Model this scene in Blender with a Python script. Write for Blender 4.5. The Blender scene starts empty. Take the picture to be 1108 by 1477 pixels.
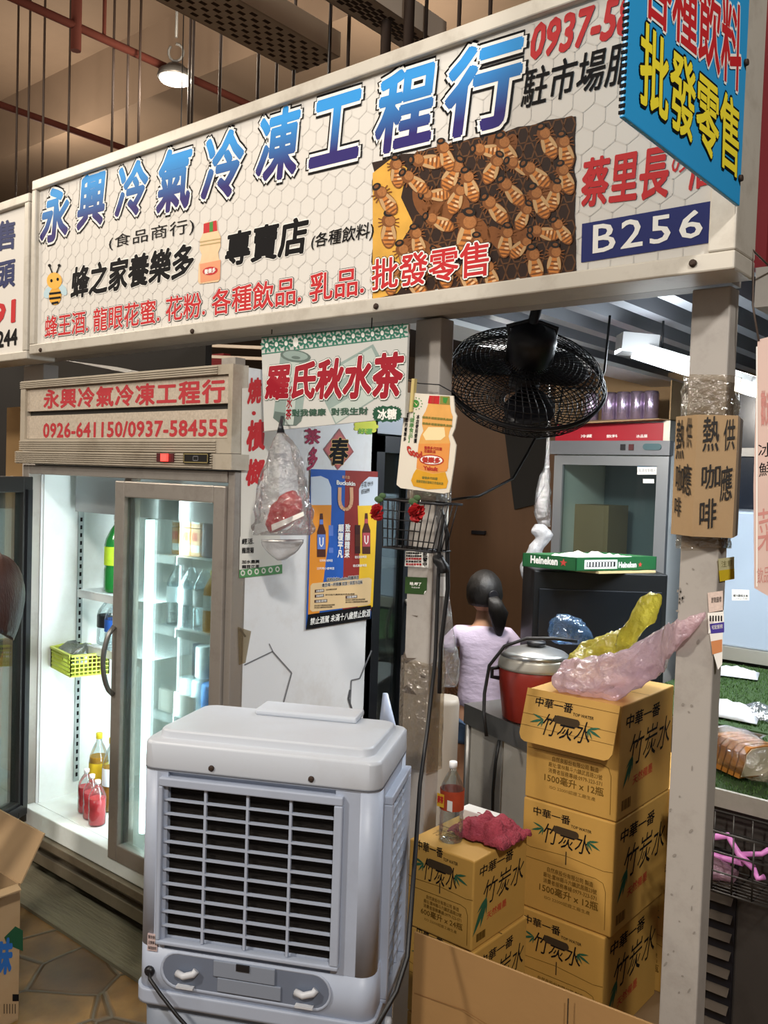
import bpy, bmesh, math, random
from mathutils import Vector, Matrix, noise
random.seed(7)
SC = bpy.context.scene
COL = SC.collection
PI = math.pi
V = Vector
# ------------------------------------------------------------------ camera
CAM = V((0, 0, 1.6)); FPX = 1280.22
yaw, pitch, roll = [math.radians(a) for a in (-39.68452, -2.283032, 1.886382)]
_f = V((math.sin(yaw)*math.cos(pitch), math.cos(yaw)*math.cos(pitch), math.sin(pitch)))
_r = V((math.cos(yaw), -math.sin(yaw), 0)); _u = _r.cross(_f)
RGT = _r*math.cos(roll) + _u*math.sin(roll); UPV = -_r*math.sin(roll) + _u*math.cos(roll)
cd = bpy.data.cameras.new('camera'); co = bpy.data.objects.new('camera', cd); COL.objects.link(co)
cd.sensor_fit = 'HORIZONTAL'; cd.sensor_width = 36; cd.lens = FPX/1108*36; cd.clip_start = .05; cd.clip_end = 100
m = Matrix.Identity(4)
for i in range(3):
    m[i][0] = RGT[i]; m[i][1] = UPV[i]; m[i][2] = -_f[i]; m[i][3] = CAM[i]
co.matrix_world = m; SC.camera = co
def ray(x, y): return RGT*((x-554)/FPX) - UPV*((y-738.5)/FPX) + _f
def at(x, y, d): return CAM + ray(x, y)*d
def pln(x, y, p, n):
    d = ray(x, y); return CAM + d*((V(p)-CAM).dot(n)/d.dot(n))
def atx(x, y, X): return pln(x, y, (X, 0, 0), V((1, 0, 0)))
def aty(x, y, Y): return pln(x, y, (0, Y, 0), V((0, 1, 0)))
def atz(x, y, Z): return pln(x, y, (0, 0, Z), V((0, 0, 1)))
# ------------------------------------------------------------------ world, exposure, large lights
SC.view_settings.view_transform = 'Standard'; SC.view_settings.look = 'None'
SC.view_settings.exposure = 0.0; SC.view_settings.gamma = 1; SC.view_settings.use_curve_mapping = False
w = bpy.data.worlds.new('hall_air'); SC.world = w; w.use_nodes = True
bg = w.node_tree.nodes['Background']; bg.inputs[0].default_value = (1.0, .93, .85, 1); bg.inputs[1].default_value = .36
def lamp(name, kind, loc, aim, energy, color, size=.3, spot=120, sy=None):
    l = bpy.data.lights.new(name, kind); l.energy = energy; l.color = color
    if kind == 'AREA':
        l.size = size
        if sy: l.shape = 'RECTANGLE'; l.size_y = sy
        else: l.shape = 'DISK'
    elif kind == 'SPOT':
        l.spot_size = math.radians(spot); l.spot_blend = .5; l.shadow_soft_size = size
    else: l.shadow_soft_size = size
    o = bpy.data.objects.new(name, l); COL.objects.link(o); o.location = loc
    if aim is not None: o.rotation_euler = (V(aim)-V(loc)).to_track_quat('-Z', 'Y').to_euler()
    return o
WARM = (1, .88, .72); COOL = (.86, .94, 1)
lamp('hall_lamp_front', 'AREA', (1.7, -.9, 4.3), (-1.3, 1.8, 1.0), 150, (1, .96, .91), .35)
lamp('hall_lamp_back', 'AREA', (-2.6, -2.6, 4.4), (-1.8, 1.8, 1.0), 150, (1, .92, .82), .5)
lamp('hall_lamp_left', 'AREA', (-7.0, -.5, 4.4), (-5, 3, 3), 120, WARM, .5)
for q_, e_ in (((-6.5, .5, 4.4), 90), ((-2.2, .6, 4.6), 65), ((-9, 5, 4.4), 110), ((-4.5, 5.5, 4.3), 80)): lamp('ceiling_fill_light', 'POINT', q_, None, e_, WARM, .2)  # added point lights without fittings, to brighten the hall ceiling from below
lamp('stall_tube_light', 'AREA', (-1.15, 3.3, 2.06), (-1.3, 3.2, 0), 45, COOL, .12, sy=1.2)
lamp('stall_tube_glow', 'POINT', (-1.25, 2.95, 2.0), None, 9, COOL, .12)
lamp('stall_back_fill', 'AREA', (-1.95, 3.1, 2.15), (-2.4, 3.9, .6), 42, (1, .93, .84), .3)  # added fill light, no fixture here; lifts the dark back of the stall
lamp('fridge_tube_light', 'AREA', (-2.56, 1.95, .95), (-2.2, 2.3, .95), 10, (.85, .97, 1), .06, sy=1.1)
lamp('fridge_tube_light', 'AREA', (-2.68, 1.95, .95), (-3.2, 2.1, .95), 5.5, (.85, .97, 1), .06, sy=1.1)

# ------------------------------------------------------------------ materials
def lin(h):
    h = h.lstrip('#'); c = [int(h[i:i+2], 16)/255 for i in (0, 2, 4)]
    return tuple(x/12.92 if x <= .04045 else ((x+.055)/1.055)**2.4 for x in c) + (1,)
MATS = {}
def M(name, hexc, rough=.6, metal=0, var=.12, scale=9, bump=0, emit=0, dirt=None, dirt_amt=.45, dirt_scale=4, trans=0, spec=.5, stretch=None, bscale=None):
    if name in MATS: return MATS[name]
    mt = bpy.data.materials.new(name); mt.use_nodes = True; nt = mt.node_tree; N = nt.nodes; L = nt.links
    b = N['Principled BSDF']; b.inputs['Roughness'].default_value = rough; b.inputs['Metallic'].default_value = metal
    if any(q in name for q in ('print', 'photo', 'poster', 'ad_', 'tea_', 'label')): spec = min(spec, .2); b.inputs['Roughness'].default_value = max(rough, .6)
    b.inputs['Specular IOR Level'].default_value = spec
    c = lin(hexc); b.inputs['Base Color'].default_value = c
    tc = N.new('ShaderNodeTexCoord'); mp = N.new('ShaderNodeMapping'); L.new(tc.outputs['Object'], mp.inputs[0])
    if stretch: mp.inputs['Scale'].default_value = stretch
    cur = None
    if var:
        nz = N.new('ShaderNodeTexNoise'); nz.inputs['Scale'].default_value = scale; nz.inputs['Detail'].default_value = 5
        L.new(mp.outputs[0], nz.inputs['Vector'])
        mx = N.new('ShaderNodeMix'); mx.data_type = 'RGBA'
        mx.inputs['A'].default_value = tuple(x*(1-var) for x in c[:3]) + (1,)
        mx.inputs['B'].default_value = tuple(min(1, x*(1+var)) for x in c[:3]) + (1,)
        L.new(nz.outputs['Fac'], mx.inputs['Factor']); cur = mx.outputs['Result']
    if dirt:
        n2 = N.new('ShaderNodeTexNoise'); n2.inputs['Scale'].default_value = dirt_scale; n2.inputs['Detail'].default_value = 8; n2.inputs['Roughness'].default_value = .7
        L.new(mp.outputs[0], n2.inputs['Vector'])
        rp = N.new('ShaderNodeValToRGB'); rp.color_ramp.elements[0].position = .5; rp.color_ramp.elements[1].position = .78
        L.new(n2.outputs['Fac'], rp.inputs[0])
        ma = N.new('ShaderNodeMath'); ma.operation = 'MULTIPLY'; ma.inputs[1].default_value = dirt_amt; L.new(rp.outputs[0], ma.inputs[0])
        m2 = N.new('ShaderNodeMix'); m2.data_type = 'RGBA'; L.new(ma.outputs[0], m2.inputs['Factor'])
        if cur: L.new(cur, m2.inputs['A'])
        else: m2.inputs['A'].default_value = c
        m2.inputs['B'].default_value = lin(dirt); cur = m2.outputs['Result']
    if cur: L.new(cur, b.inputs['Base Color'])
    if bump:
        n3 = N.new('ShaderNodeTexNoise'); n3.inputs['Scale'].default_value = bscale or scale*3; n3.inputs['Detail'].default_value = 4
        L.new(mp.outputs[0], n3.inputs['Vector'])
        bp = N.new('ShaderNodeBump'); bp.inputs['Strength'].default_value = bump; bp.inputs['Distance'].default_value = .01
        L.new(n3.outputs['Fac'], bp.inputs['Height']); L.new(bp.outputs[0], b.inputs['Normal'])
    if emit:
        b.inputs['Emission Color'].default_value = c; b.inputs['Emission Strength'].default_value = emit
    if trans: b.inputs['Transmission Weight'].default_value = trans
    MATS[name] = mt; return mt
def FILM(name, tint, gloss=.12, body=0, bodycol='#ffffff', rough=.05, bump=0, bscale=30):
    """thin clear sheet: see-through with a glossy coat and a little milky body"""
    if name in MATS: return MATS[name]
    mt = bpy.data.materials.new(name); mt.use_nodes = True; nt = mt.node_tree; N = nt.nodes; L = nt.links
    N.remove(N['Principled BSDF']); out = N['Material Output']
    tr = N.new('ShaderNodeBsdfTransparent'); tr.inputs[0].default_value = lin(tint)
    gl = N.new('ShaderNodeBsdfGlossy'); gl.inputs['Roughness'].default_value = rough
    df = N.new('ShaderNodeBsdfDiffuse'); df.inputs[0].default_value = lin(bodycol)
    tl = N.new('ShaderNodeBsdfTranslucent'); tl.inputs[0].default_value = lin(bodycol)
    a0 = N.new('ShaderNodeMixShader'); a0.inputs[0].default_value = .5; L.new(df.outputs[0], a0.inputs[1]); L.new(tl.outputs[0], a0.inputs[2])
    a = N.new('ShaderNodeMixShader'); a.inputs[0].default_value = body; L.new(tr.outputs[0], a.inputs[1]); L.new(a0.outputs[0], a.inputs[2])
    lw = N.new('ShaderNodeLayerWeight'); lw.inputs[0].default_value = .25
    ma = N.new('ShaderNodeMath'); ma.operation = 'MULTIPLY_ADD'; ma.inputs[1].default_value = .6; ma.inputs[2].default_value = gloss; ma.use_clamp = True
    L.new(lw.outputs['Fresnel'], ma.inputs[0])
    bb = N.new('ShaderNodeMixShader'); L.new(ma.outputs[0], bb.inputs[0]); L.new(a.outputs[0], bb.inputs[1]); L.new(gl.outputs[0], bb.inputs[2])
    L.new(bb.outputs[0], out.inputs[0])
    if bump:
        tc = N.new('ShaderNodeTexCoord'); n3 = N.new('ShaderNodeTexNoise'); n3.inputs['Scale'].default_value = bscale; n3.inputs['Detail'].default_value = 3
        L.new(tc.outputs['Object'], n3.inputs['Vector'])
        bp = N.new('ShaderNodeBump'); bp.inputs['Strength'].default_value = bump; bp.inputs['Distance'].default_value = .02
        L.new(n3.outputs['Fac'], bp.inputs['Height'])
        for s in (gl, df, tl): L.new(bp.outputs[0], s.inputs['Normal'])
    MATS[name] = mt; return mt
def GRAD(name, top, bot, rough=.4):
    """printed two-colour gradient that follows each character's own height (UV)"""
    if name in MATS: return MATS[name]
    mt = bpy.data.materials.new(name); mt.use_nodes = True; nt = mt.node_tree; N = nt.nodes; L = nt.links
    b = N['Principled BSDF']; b.inputs['Roughness'].default_value = .6; b.inputs['Specular IOR Level'].default_value = .2
    uv = N.new('ShaderNodeUVMap'); sp = N.new('ShaderNodeSeparateXYZ'); L.new(uv.outputs[0], sp.inputs[0])
    rp = N.new('ShaderNodeValToRGB'); e = rp.color_ramp.elements
    e[0].position = .15; e[0].color = lin(bot); e[1].position = .85; e[1].color = lin(top)
    L.new(sp.outputs[1], rp.inputs[0]); L.new(rp.outputs[0], b.inputs['Base Color'])
    MATS[name] = mt; return mt

# ------------------------------------------------------------------ mesh builder
def wloc(o):
    p = V((0, 0, 0))
    while o is not None: p = p + o.location; o = o.parent
    return p
class B:
    def __init__(s): s.bm = bmesh.new(); s.uv = s.bm.loops.layers.uv.new('UVMap')
    def _f(s, vs, mi, smooth=False):
        try: f = s.bm.faces.new(vs)
        except ValueError: return None
        f.material_index = mi; f.smooth = smooth; return f
    def poly(s, pts, mi=0): return s._f([s.bm.verts.new(p) for p in pts], mi)
    def obox(s, c, ax, ay, az, mi=0):
        """box from centre and three half-extent vectors"""
        c = V(c); vs = {}
        for i in (-1, 1):
            for j in (-1, 1):
                for k in (-1, 1): vs[i, j, k] = s.bm.verts.new(c + V(ax)*i + V(ay)*j + V(az)*k)
        for q in (((-1,-1,-1),(-1,1,-1),(1,1,-1),(1,-1,-1)), ((-1,-1,1),(1,-1,1),(1,1,1),(-1,1,1)), ((-1,-1,-1),(1,-1,-1),(1,-1,1),(-1,-1,1)),
                  ((1,1,-1),(-1,1,-1),(-1,1,1),(1,1,1)), ((-1,1,-1),(-1,-1,-1),(-1,-1,1),(-1,1,1)), ((1,-1,-1),(1,1,-1),(1,1,1),(1,-1,1))):
            s._f([vs[k] for k in q], mi)
        return s
    def box(s, x0, x1, y0, y1, z0, z1, mi=0):
        return s.obox(((x0+x1)/2, (y0+y1)/2, (z0+z1)/2), ((x1-x0)/2, 0, 0), (0, (y1-y0)/2, 0), (0, 0, (z1-z0)/2), mi)
    def bar(s, a, b, wd, th, up=(0, 0, 1), mi=0):
        a, b = V(a), V(b); d = (b-a); ln = d.length; d.normalize(); sd = d.cross(V(up))
        if sd.length < 1e-4: sd = d.cross(V((1, 0, 0)))
        sd.normalize(); n = sd.cross(d)
        return s.obox((a+b)/2, d*ln/2, sd*wd/2, n*th/2, mi)
    def slab(s, pts, n, mi=0):
        """a plate: polygon pts extruded by the vector n"""
        n = V(n); a = [s.bm.verts.new(V(p)) for p in pts]; b = [s.bm.verts.new(V(p)+n) for p in pts]; k = len(pts)
        s._f(a[::-1], mi); s._f(b, mi)
        for i in range(k): s._f([a[i], a[(i+1) % k], b[(i+1) % k], b[i]], mi)
        return s
    def rings(s, rs, mi=0, close=True, cap=True, smooth=True):
        R = [[s.bm.verts.new(p) for p in r] for r in rs]
        for i in range(len(R)-1):
            a, b = R[i], R[i+1]; n = len(a)
            for j in range(n if close else n-1): s._f([a[j], a[(j+1) % n], b[(j+1) % n], b[j]], mi, smooth)
        if cap: s._f(R[0][::-1], mi); s._f(R[-1], mi)
        return s
    def tube(s, pts, r, n=8, mi=0, cap=True):
        pts = [V(p) for p in pts]; rs = []; prev = None
        for i, p in enumerate(pts):
            t = (pts[min(i+1, len(pts)-1)] - pts[max(i-1, 0)]).normalized()
            if prev is None:
                a = t.cross(V((0, 0, 1)))
                if a.length < .05: a = t.cross(V((1, 0, 0)))
            else: a = prev - t*prev.dot(t)
            a.normalize(); prev = a; b = t.cross(a); rr = r[i] if isinstance(r, (list, tuple)) else r
            rs.append([p + (a*math.cos(2*PI*k/n) + b*math.sin(2*PI*k/n))*rr for k in range(n)])
        return s.rings(rs, mi, cap=cap)
    def lathe(s, prof, c=(0, 0, 0), axis=(0, 0, 1), n=20, mi=0, cap=True, ref=None):
        ax = V(axis).normalized(); a = V(ref) if ref else ax.orthogonal(); a = (a-ax*a.dot(ax)).normalized(); b = ax.cross(a); c = V(c)
        return s.rings([[c + ax*h + (a*math.cos(2*PI*k/n) + b*math.sin(2*PI*k/n))*r for k in range(n)] for r, h in prof], mi, cap=cap)
    def ell(s, c, rx, ry, rz, mi=0, n=16, m=10, rot=None):
        c = V(c); rs = []
        for i in range(m+1):
            t = -PI/2 + PI*i/m; q = max(math.cos(t), .02)
            ring = []
            for k in range(n):
                p = V((rx*q*math.cos(2*PI*k/n), ry*q*math.sin(2*PI*k/n), rz*math.sin(t)))
                ring.append(c + (rot @ p if rot else p))
            rs.append(ring)
        return s.rings(rs, mi)
    def loft(s, secs, n=20, amp=0, freq=8, mi=0, cap=True, seed=0):
        """secs: (centre, half-axis a, half-axis b); wrinkled by noise"""
        rs = []
        for c, a, b in secs:
            c, a, b = V(c), V(a), V(b); ring = []
            for k in range(n):
                p = a*math.cos(2*PI*k/n) + b*math.sin(2*PI*k/n)
                w_ = 1 + amp*noise.noise((c+p)*freq + V((seed, seed*2.3, 0)))*2
                ring.append(c + p*w_)
            rs.append(ring)
        return s.rings(rs, mi, cap=cap)
    def crumple(s, secs, n=44, sub=5, amp=.2, freq=14, mi=0, seed=0):
        """a creased plastic skin through (centre, half-axis a, half-axis b) sections"""
        fine = []
        def cr(p0, p1, p2, p3, t): return p1*1 + (p2-p0)*(.5*t) + (p0*2-p1*5+p2*4-p3)*(.5*t*t) + (p1*3-p0-p2*3+p3)*(.5*t**3)
        S_ = [tuple(V(q) for q in e) for e in secs]
        for i in range(len(S_)-1):
            for k in range(sub):
                q = [S_[max(i-1, 0)], S_[i], S_[i+1], S_[min(i+2, len(S_)-1)]]
                fine.append(tuple(cr(q[0][j], q[1][j], q[2][j], q[3][j], k/sub) for j in range(3)))
        fine.append(S_[-1]); rs = []
        for c, a, b in fine:
            ring = []
            for k in range(n):
                p = a*math.cos(2*PI*k/n) + b*math.sin(2*PI*k/n); w_ = c+p; sd = V((seed, seed*1.7, 0))
                r = abs(noise.noise(w_*freq+sd))*2-.45 + .6*(abs(noise.noise(w_*freq*2.3+sd))*2-.4) + .3*(abs(noise.noise(w_*freq*5+sd))*2-.4)
                ring.append(c + p*(1-amp*r))
            rs.append(ring)
        return s.rings(rs, mi)
    def build(s, name, mats, parent=None, bevel=0, subd=0, seg=2, solid=0, auto=True):
        me = bpy.data.meshes.new(name)
        if auto: bmesh.ops.recalc_face_normals(s.bm, faces=s.bm.faces[:])
        off = V((0, 0, 0))
        if parent is not None: off = wloc(parent)
        else:
            zs = [v.co for v in s.bm.verts]
            off = V(((min(p.x for p in zs)+max(p.x for p in zs))/2, (min(p.y for p in zs)+max(p.y for p in zs))/2, min(p.z for p in zs)))
        bmesh.ops.translate(s.bm, verts=s.bm.verts[:], vec=-off)
        s.bm.to_mesh(me); s.bm.free()
        for mm in (mats if isinstance(mats, (list, tuple)) else [mats]): me.materials.append(mm)
        o = bpy.data.objects.new(name, me); COL.objects.link(o)
        if parent is not None: o.parent = parent
        else: o.location = off
        if solid: q = o.modifiers.new('thick', 'SOLIDIFY'); q.thickness = solid; q.offset = 0
        if bevel: q = o.modifiers.new('bev', 'BEVEL'); q.width = bevel; q.segments = seg; q.limit_method = 'ANGLE'; q.angle_limit = math.radians(35)
        if subd: q = o.modifiers.new('sub', 'SUBSURF'); q.levels = subd; q.render_levels = subd
        return o
# ------------------------------------------------------------------ lettering and flat print
_tc = {}
def glyphs(body, off=0.0, shear=0.0, space=1.0, lead=1.0, vert=False, align='LEFT'):
    key = (body, off, shear, space, lead, vert)
    if key in _tc: return _tc[key]
    c = bpy.data.curves.new('t', 'FONT'); c.body = '\n'.join(body) if vert else body
    c.offset = off; c.shear = shear; c.space_character = space; c.space_line = lead; c.resolution_u = 2
    c.align_x = 'CENTER' if (vert or align == 'CENTER') else 'LEFT'
    o = bpy.data.objects.new('t', c); COL.objects.link(o)
    bpy.context.view_layer.update()
    me = bpy.data.meshes.new_from_object(o.evaluated_get(bpy.context.evaluated_depsgraph_get()))
    vs = [(v.co.x, v.co.y) for v in me.vertices]; fs = [tuple(p.vertices) for p in me.polygons]
    bpy.data.objects.remove(o); bpy.data.curves.remove(c); bpy.data.meshes.remove(me)
    _tc[key] = (vs, fs); return vs, fs
class Flat:
    """print on a flat face. fn(a, b) -> point; layers lie STEP apart along the normal n"""
    STEP = .0004
    def __init__(s, n, p=None, u=None, v=None, zoom=None):
        s.b = B(); s.n = V(n).normalized(); s.p = V(p); s.u = None if u is None else V(u); s.v = None if v is None else V(v); s.z = zoom
    def P(s, a, b, layer):
        if s.u is not None: q = s.p + s.u*a + s.v*b
        else:
            if s.z: a, b = s.z[0] + a/s.z[2], s.z[1] + b/s.z[2]
            q = pln(a, b, s.p, s.n)
        return q + s.n*(layer*s.STEP)
    def poly(s, pts, mi=0, layer=1):
        s.b.poly([s.P(x, y, layer) for x, y in pts], mi); return s
    def rect(s, x0, y0, x1, y1, mi=0, layer=1): return s.poly([(x0, y0), (x1, y0), (x1, y1), (x0, y1)], mi, layer)
    def oval(s, x, y, rx, ry, mi=0, layer=1, rot=0, n=18):
        c, d = math.cos(rot), math.sin(rot)
        return s.poly([(x + rx*math.cos(t)*c - ry*math.sin(t)*d, y + rx*math.cos(t)*d + ry*math.sin(t)*c) for t in [2*PI*k/n for k in range(n)]], mi, layer)
    def line(s, pts, wd, mi=0, layer=1):
        for (x0, y0), (x1, y1) in zip(pts, pts[1:]):
            dx, dy = x1-x0, y1-y0; l = math.hypot(dx, dy) or 1; nx, ny = -dy/l*wd/2, dx/l*wd/2
            s.poly([(x0+nx, y0+ny), (x1+nx, y1+ny), (x1-nx, y1-ny), (x0-nx, y0-ny)], mi, layer)
        return s
    def text(s, body, quad, layers=((0, .012, 1),), vert=False, shear=0, space=1.0, lead=1.0):
        """quad TL,TR,BR,BL in the face's own coordinates; layers = (material index, stroke offset, layer)"""
        base, _ = glyphs(body, 0, shear, space, lead, vert)
        if not base: return s
        x0 = min(p[0] for p in base); x1 = max(p[0] for p in base); y0 = min(p[1] for p in base); y1 = max(p[1] for p in base)
        TL, TR, BR, BL = [s.P(q[0], q[1], 0) for q in quad]
        for mi, off, lay in layers:
            vs, fs = glyphs(body, 0, shear, space, lead, vert)
            nsh = 0 if off < .009 else (4 if off < .03 else 8)
            for k in range(nsh + (1 if off < .06 else 0)):
                sx, sy = (0, 0) if k == nsh else (off*math.cos(2*PI*(k+.5)/nsh), off*math.sin(2*PI*(k+.5)/nsh)); bv = []; uvs = []
                for x, y in vs:
                    a = (x+sx-x0)/max(x1-x0, 1e-6); b = (y+sy-y0)/max(y1-y0, 1e-6); uvs.append((a, b))
                    bv.append(s.b.bm.verts.new((BL*(1-a)+BR*a)*(1-b) + (TL*(1-a)+TR*a)*b + s.n*(lay*s.STEP+k*.00003)))
                for f in fs:
                    fc = s.b._f([bv[i] for i in f], mi)
                    if fc:
                        for lp, i in zip(fc.loops, f): lp[s.b.uv].uv = uvs[i]
        return s
    def build(s, name, mats, parent=None): return s.b.build(name, mats, parent, auto=False)
def q4(x0, yt0, yb0, x1, yt1, yb1, lean=.025):
    """character-row quad from its left and right ends, leaning like the verticals of the photo"""
    return [(x0, yt0), (x1, yt1), (x1-lean*(yb1-yt1), yb1), (x0-lean*(yb0-yt0), yb0)]
# ------------------------------------------------------------------ tagging
def tag(o, label=None, cat=None, group=None, kind=None):
    if label: o['label'] = label
    if cat: o['category'] = cat
    if group: o['group'] = group
    if kind: o['kind'] = kind
    return o
def thing(name, label, cat, loc=(0, 0, 0), group=None):
    o = bpy.data.objects.new(name, None); COL.objects.link(o); o.location = loc; o.empty_display_size = .05
    return tag(o, label, cat, group)
def struct(o): o['kind'] = 'structure'; return o
def copy_tree(o, parent=None):
    c = o.copy(); COL.objects.link(c)
    if parent is not None: c.parent = parent
    for ch in list(o.children): copy_tree(ch, c)
    return c
def copy_thing(o, loc, label, rz=None, group=None):
    c = copy_tree(o); c.location = loc; c['label'] = label
    if rz is not None: c.rotation_euler.z = rz
    if group: c['group'] = group
    return c
# ================================================================== shared materials
m_cream = M('painted_cream_metal', '#cfc8b8', .45, 0, .08, 6, dirt='#6b5a45', dirt_amt=.35, dirt_scale=5)
m_alu = M('aluminium_frame', '#b9b5aa', .4, .6, .08, 6, dirt='#6f6657', dirt_amt=.4)
m_steel = M('brushed_steel', '#8b8985', .38, .8, .1, 30, stretch=(1, 1, .1), dirt='#4d463d', dirt_amt=.35)
m_dsteel = M('dark_steel', '#4a4744', .4, .6, .15, 10, dirt='#2b2622', dirt_amt=.5)
m_black = M('black_plastic', '#15151a', .4, 0, .1, 10)
m_blackw = M('black_wire', '#18171a', .45, .2, 0)
m_rust = M('rusty_screw', '#3c2c22', .7, .3, .2, 60)
m_white = M('white_enamel', '#e6e8e6', .4, 0, .04, 5)
m_red = M('red_print', '#c0282c', .5, 0, .05, 20)
m_ink = M('black_print', '#141315', .7, 0, 0, spec=.1)
m_wht = M('white_print', '#f2f0ea', .5, 0, 0)
m_post = M('grey_painted_post', '#a9a39c', .5, 0, .08, 5, dirt='#6d6055', dirt_amt=.45, dirt_scale=7, bump=.05)
m_card = M('brown_cardboard', '#a68a66', .8, 0, .08, 14, dirt='#8a6234', dirt_amt=.3, dirt_scale=6, bump=.04)
m_glass = FILM('clear_glass', '#e6efec', .05, .015, '#c9d6d6', .02)
m_film = FILM('clear_plastic_film', '#f7f7f7', .14, .07, '#e8e8ea', .10, bump=1, bscale=45)
m_cable = M('black_rubber_cable', '#121214', .45, 0, 0)

# ================================================================== the hall
def floor_mat():
    mt = M('stone_paving', '#7a5a3a', .45, 0, 0); nt = mt.node_tree; N = nt.nodes; L = nt.links; b = N['Principled BSDF']
    tc = N.new('ShaderNodeTexCoord')
    nz = N.new('ShaderNodeTexNoise'); nz.inputs['Scale'].default_value = 3; L.new(tc.outputs['Object'], nz.inputs['Vector'])
    mxv = N.new('ShaderNodeMix'); mxv.data_type = 'VECTOR'; mxv.inputs['Factor'].default_value = .05
    L.new(tc.outputs['Object'], mxv.inputs['A']); L.new(nz.outputs['Color'], mxv.inputs['B'])
    vo = N.new('ShaderNodeTexVoronoi'); vo.feature = 'DISTANCE_TO_EDGE'; vo.inputs['Scale'].default_value = 4.2; vo.inputs['Randomness'].default_value = .75
    vc = N.new('ShaderNodeTexVoronoi'); vc.inputs['Scale'].default_value = 4.2; vc.inputs['Randomness'].default_value = .75
    L.new(mxv.outputs['Result'], vo.inputs['Vector']); L.new(mxv.outputs['Result'], vc.inputs['Vector'])
    hs = N.new('ShaderNodeSeparateColor'); L.new(vc.outputs['Color'], hs.inputs[0])
    r1 = N.new('ShaderNodeValToRGB'); r1.color_ramp.elements[0].color = lin('#5c4326'); r1.color_ramp.elements[1].color = lin('#8d6a38')
    L.new(hs.outputs[0], r1.inputs[0])
    n2 = N.new('ShaderNodeTexNoise'); n2.inputs['Scale'].default_value = 9; n2.inputs['Detail'].default_value = 8; L.new(tc.outputs['Object'], n2.inputs['Vector'])
    m1 = N.new('ShaderNodeMix'); m1.data_type = 'RGBA'; m1.blend_type = 'MULTIPLY'; m1.inputs['Factor'].default_value = .8
    r2 = N.new('ShaderNodeValToRGB'); r2.color_ramp.elements[0].color = (.35, .33, .3, 1); r2.color_ramp.elements[1].color = (1, 1, .95, 1)
    r2.color_ramp.elements[0].position = .3; r2.color_ramp.elements[1].position = .65
    L.new(n2.outputs['Fac'], r2.inputs[0]); L.new(r1.outputs[0], m1.inputs['A']); L.new(r2.outputs[0], m1.inputs['B'])
    r3 = N.new('ShaderNodeValToRGB'); r3.color_ramp.elements[0].position = .01; r3.color_ramp.elements[1].position = .035; L.new(vo.outputs['Distance'], r3.inputs[0])
    m2 = N.new('ShaderNodeMix'); m2.data_type = 'RGBA'; L.new(r3.outputs[0], m2.inputs['Factor']); m2.inputs['A'].default_value = lin('#574d3e')
    L.new(m1.outputs['Result'], m2.inputs['B']); L.new(m2.outputs['Result'], b.inputs['Base Color'])
    bp = N.new('ShaderNodeBump'); bp.inputs['Strength'].default_value = .5; bp.inputs['Distance'].default_value = .012
    ad = N.new('ShaderNodeMath'); ad.operation = 'MULTIPLY_ADD'; ad.inputs[1].default_value = .5; L.new(n2.outputs['Fac'], ad.inputs[0]); L.new(r3.outputs[0], ad.inputs[2])
    L.new(ad.outputs[0], bp.inputs['Height']); L.new(bp.outputs[0], b.inputs['Normal'])
    return mt
struct(B().box(-16, 7, -7, 16, -.1, 0).build('floor', floor_mat()))
struct(B().box(-5.2, -1.6, 1.62, 1.86, 0, .012).build('trim_1', M('worn_grey_mat', '#6d6753', .75, 0, .25, 14, stretch=(.6, 5, 1), bump=.4, bscale=25, dirt='#3b372b', dirt_amt=.5)))
m_conc = M('hall_ceiling_concrete', '#8d7763', .85, 0, .12, .7, dirt='#5d4c3d', dirt_amt=.35, dirt_scale=.5)
struct(B().box(-16, 7, -7, 16, 6.0, 6.2).build('ceiling', m_conc))
yb_ = atz(190, 151, 5.3).y
struct(B().box(-16, 7, yb_, yb_+.9, 5.3, 6.0).build('trim_2', m_conc))
struct(B().box(-16, 7, yb_+4.2, yb_+5, 5.1, 6.0).build('trim_11', m_conc))
m_hwall = M('hall_wall_paint', '#6b5a4b', .85, 0, .15, .8)
struct(B().box(-16, 7, 15.8, 16, 0, 6).build('wall_back', m_hwall))
struct(B().box(-16, -15.8, -7, 16, 0, 6).build('wall_left', m_hwall))
struct(B().box(6.8, 7, -7, 16, 0, 6).build('wall_right', m_hwall))
# sprinkler pipes along the hall, with drops
m_pipe = M('maroon_pipe_paint', '#4a241c', .8, 0, .1, 4, spec=.1)
def pipe(a, b, X, Z, label, drops):
    t = thing('sprinkler_pipe', label, 'pipe', (X, 0, Z), 'sprinkler pipes under the hall ceiling')
    B().tube([(X, a, Z), (X, b, Z)], .032, 10).build('main_pipe', m_pipe, t)
    for y, z0, z1, r in drops: B().tube([(X, y, z0), (X, y, z1)], r, 8).build('drop_pipe', m_pipe, t)
P = atz(200, 79, 4.9)
pipe(-2, 12, P.x, 4.9, 'maroon ceiling pipe passing behind the glowing hall lamp', [(atx(110, 35, P.x).y, 4.72, 5.99, .04), (atx(150, 62, P.x).y, 4.9, 5.99, .015)])
P = atz(85, 181, 4.9)
pipe(-2, 14, P.x, 4.9, 'maroon ceiling pipe lower left, nearer the left frame edge', [])
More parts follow.
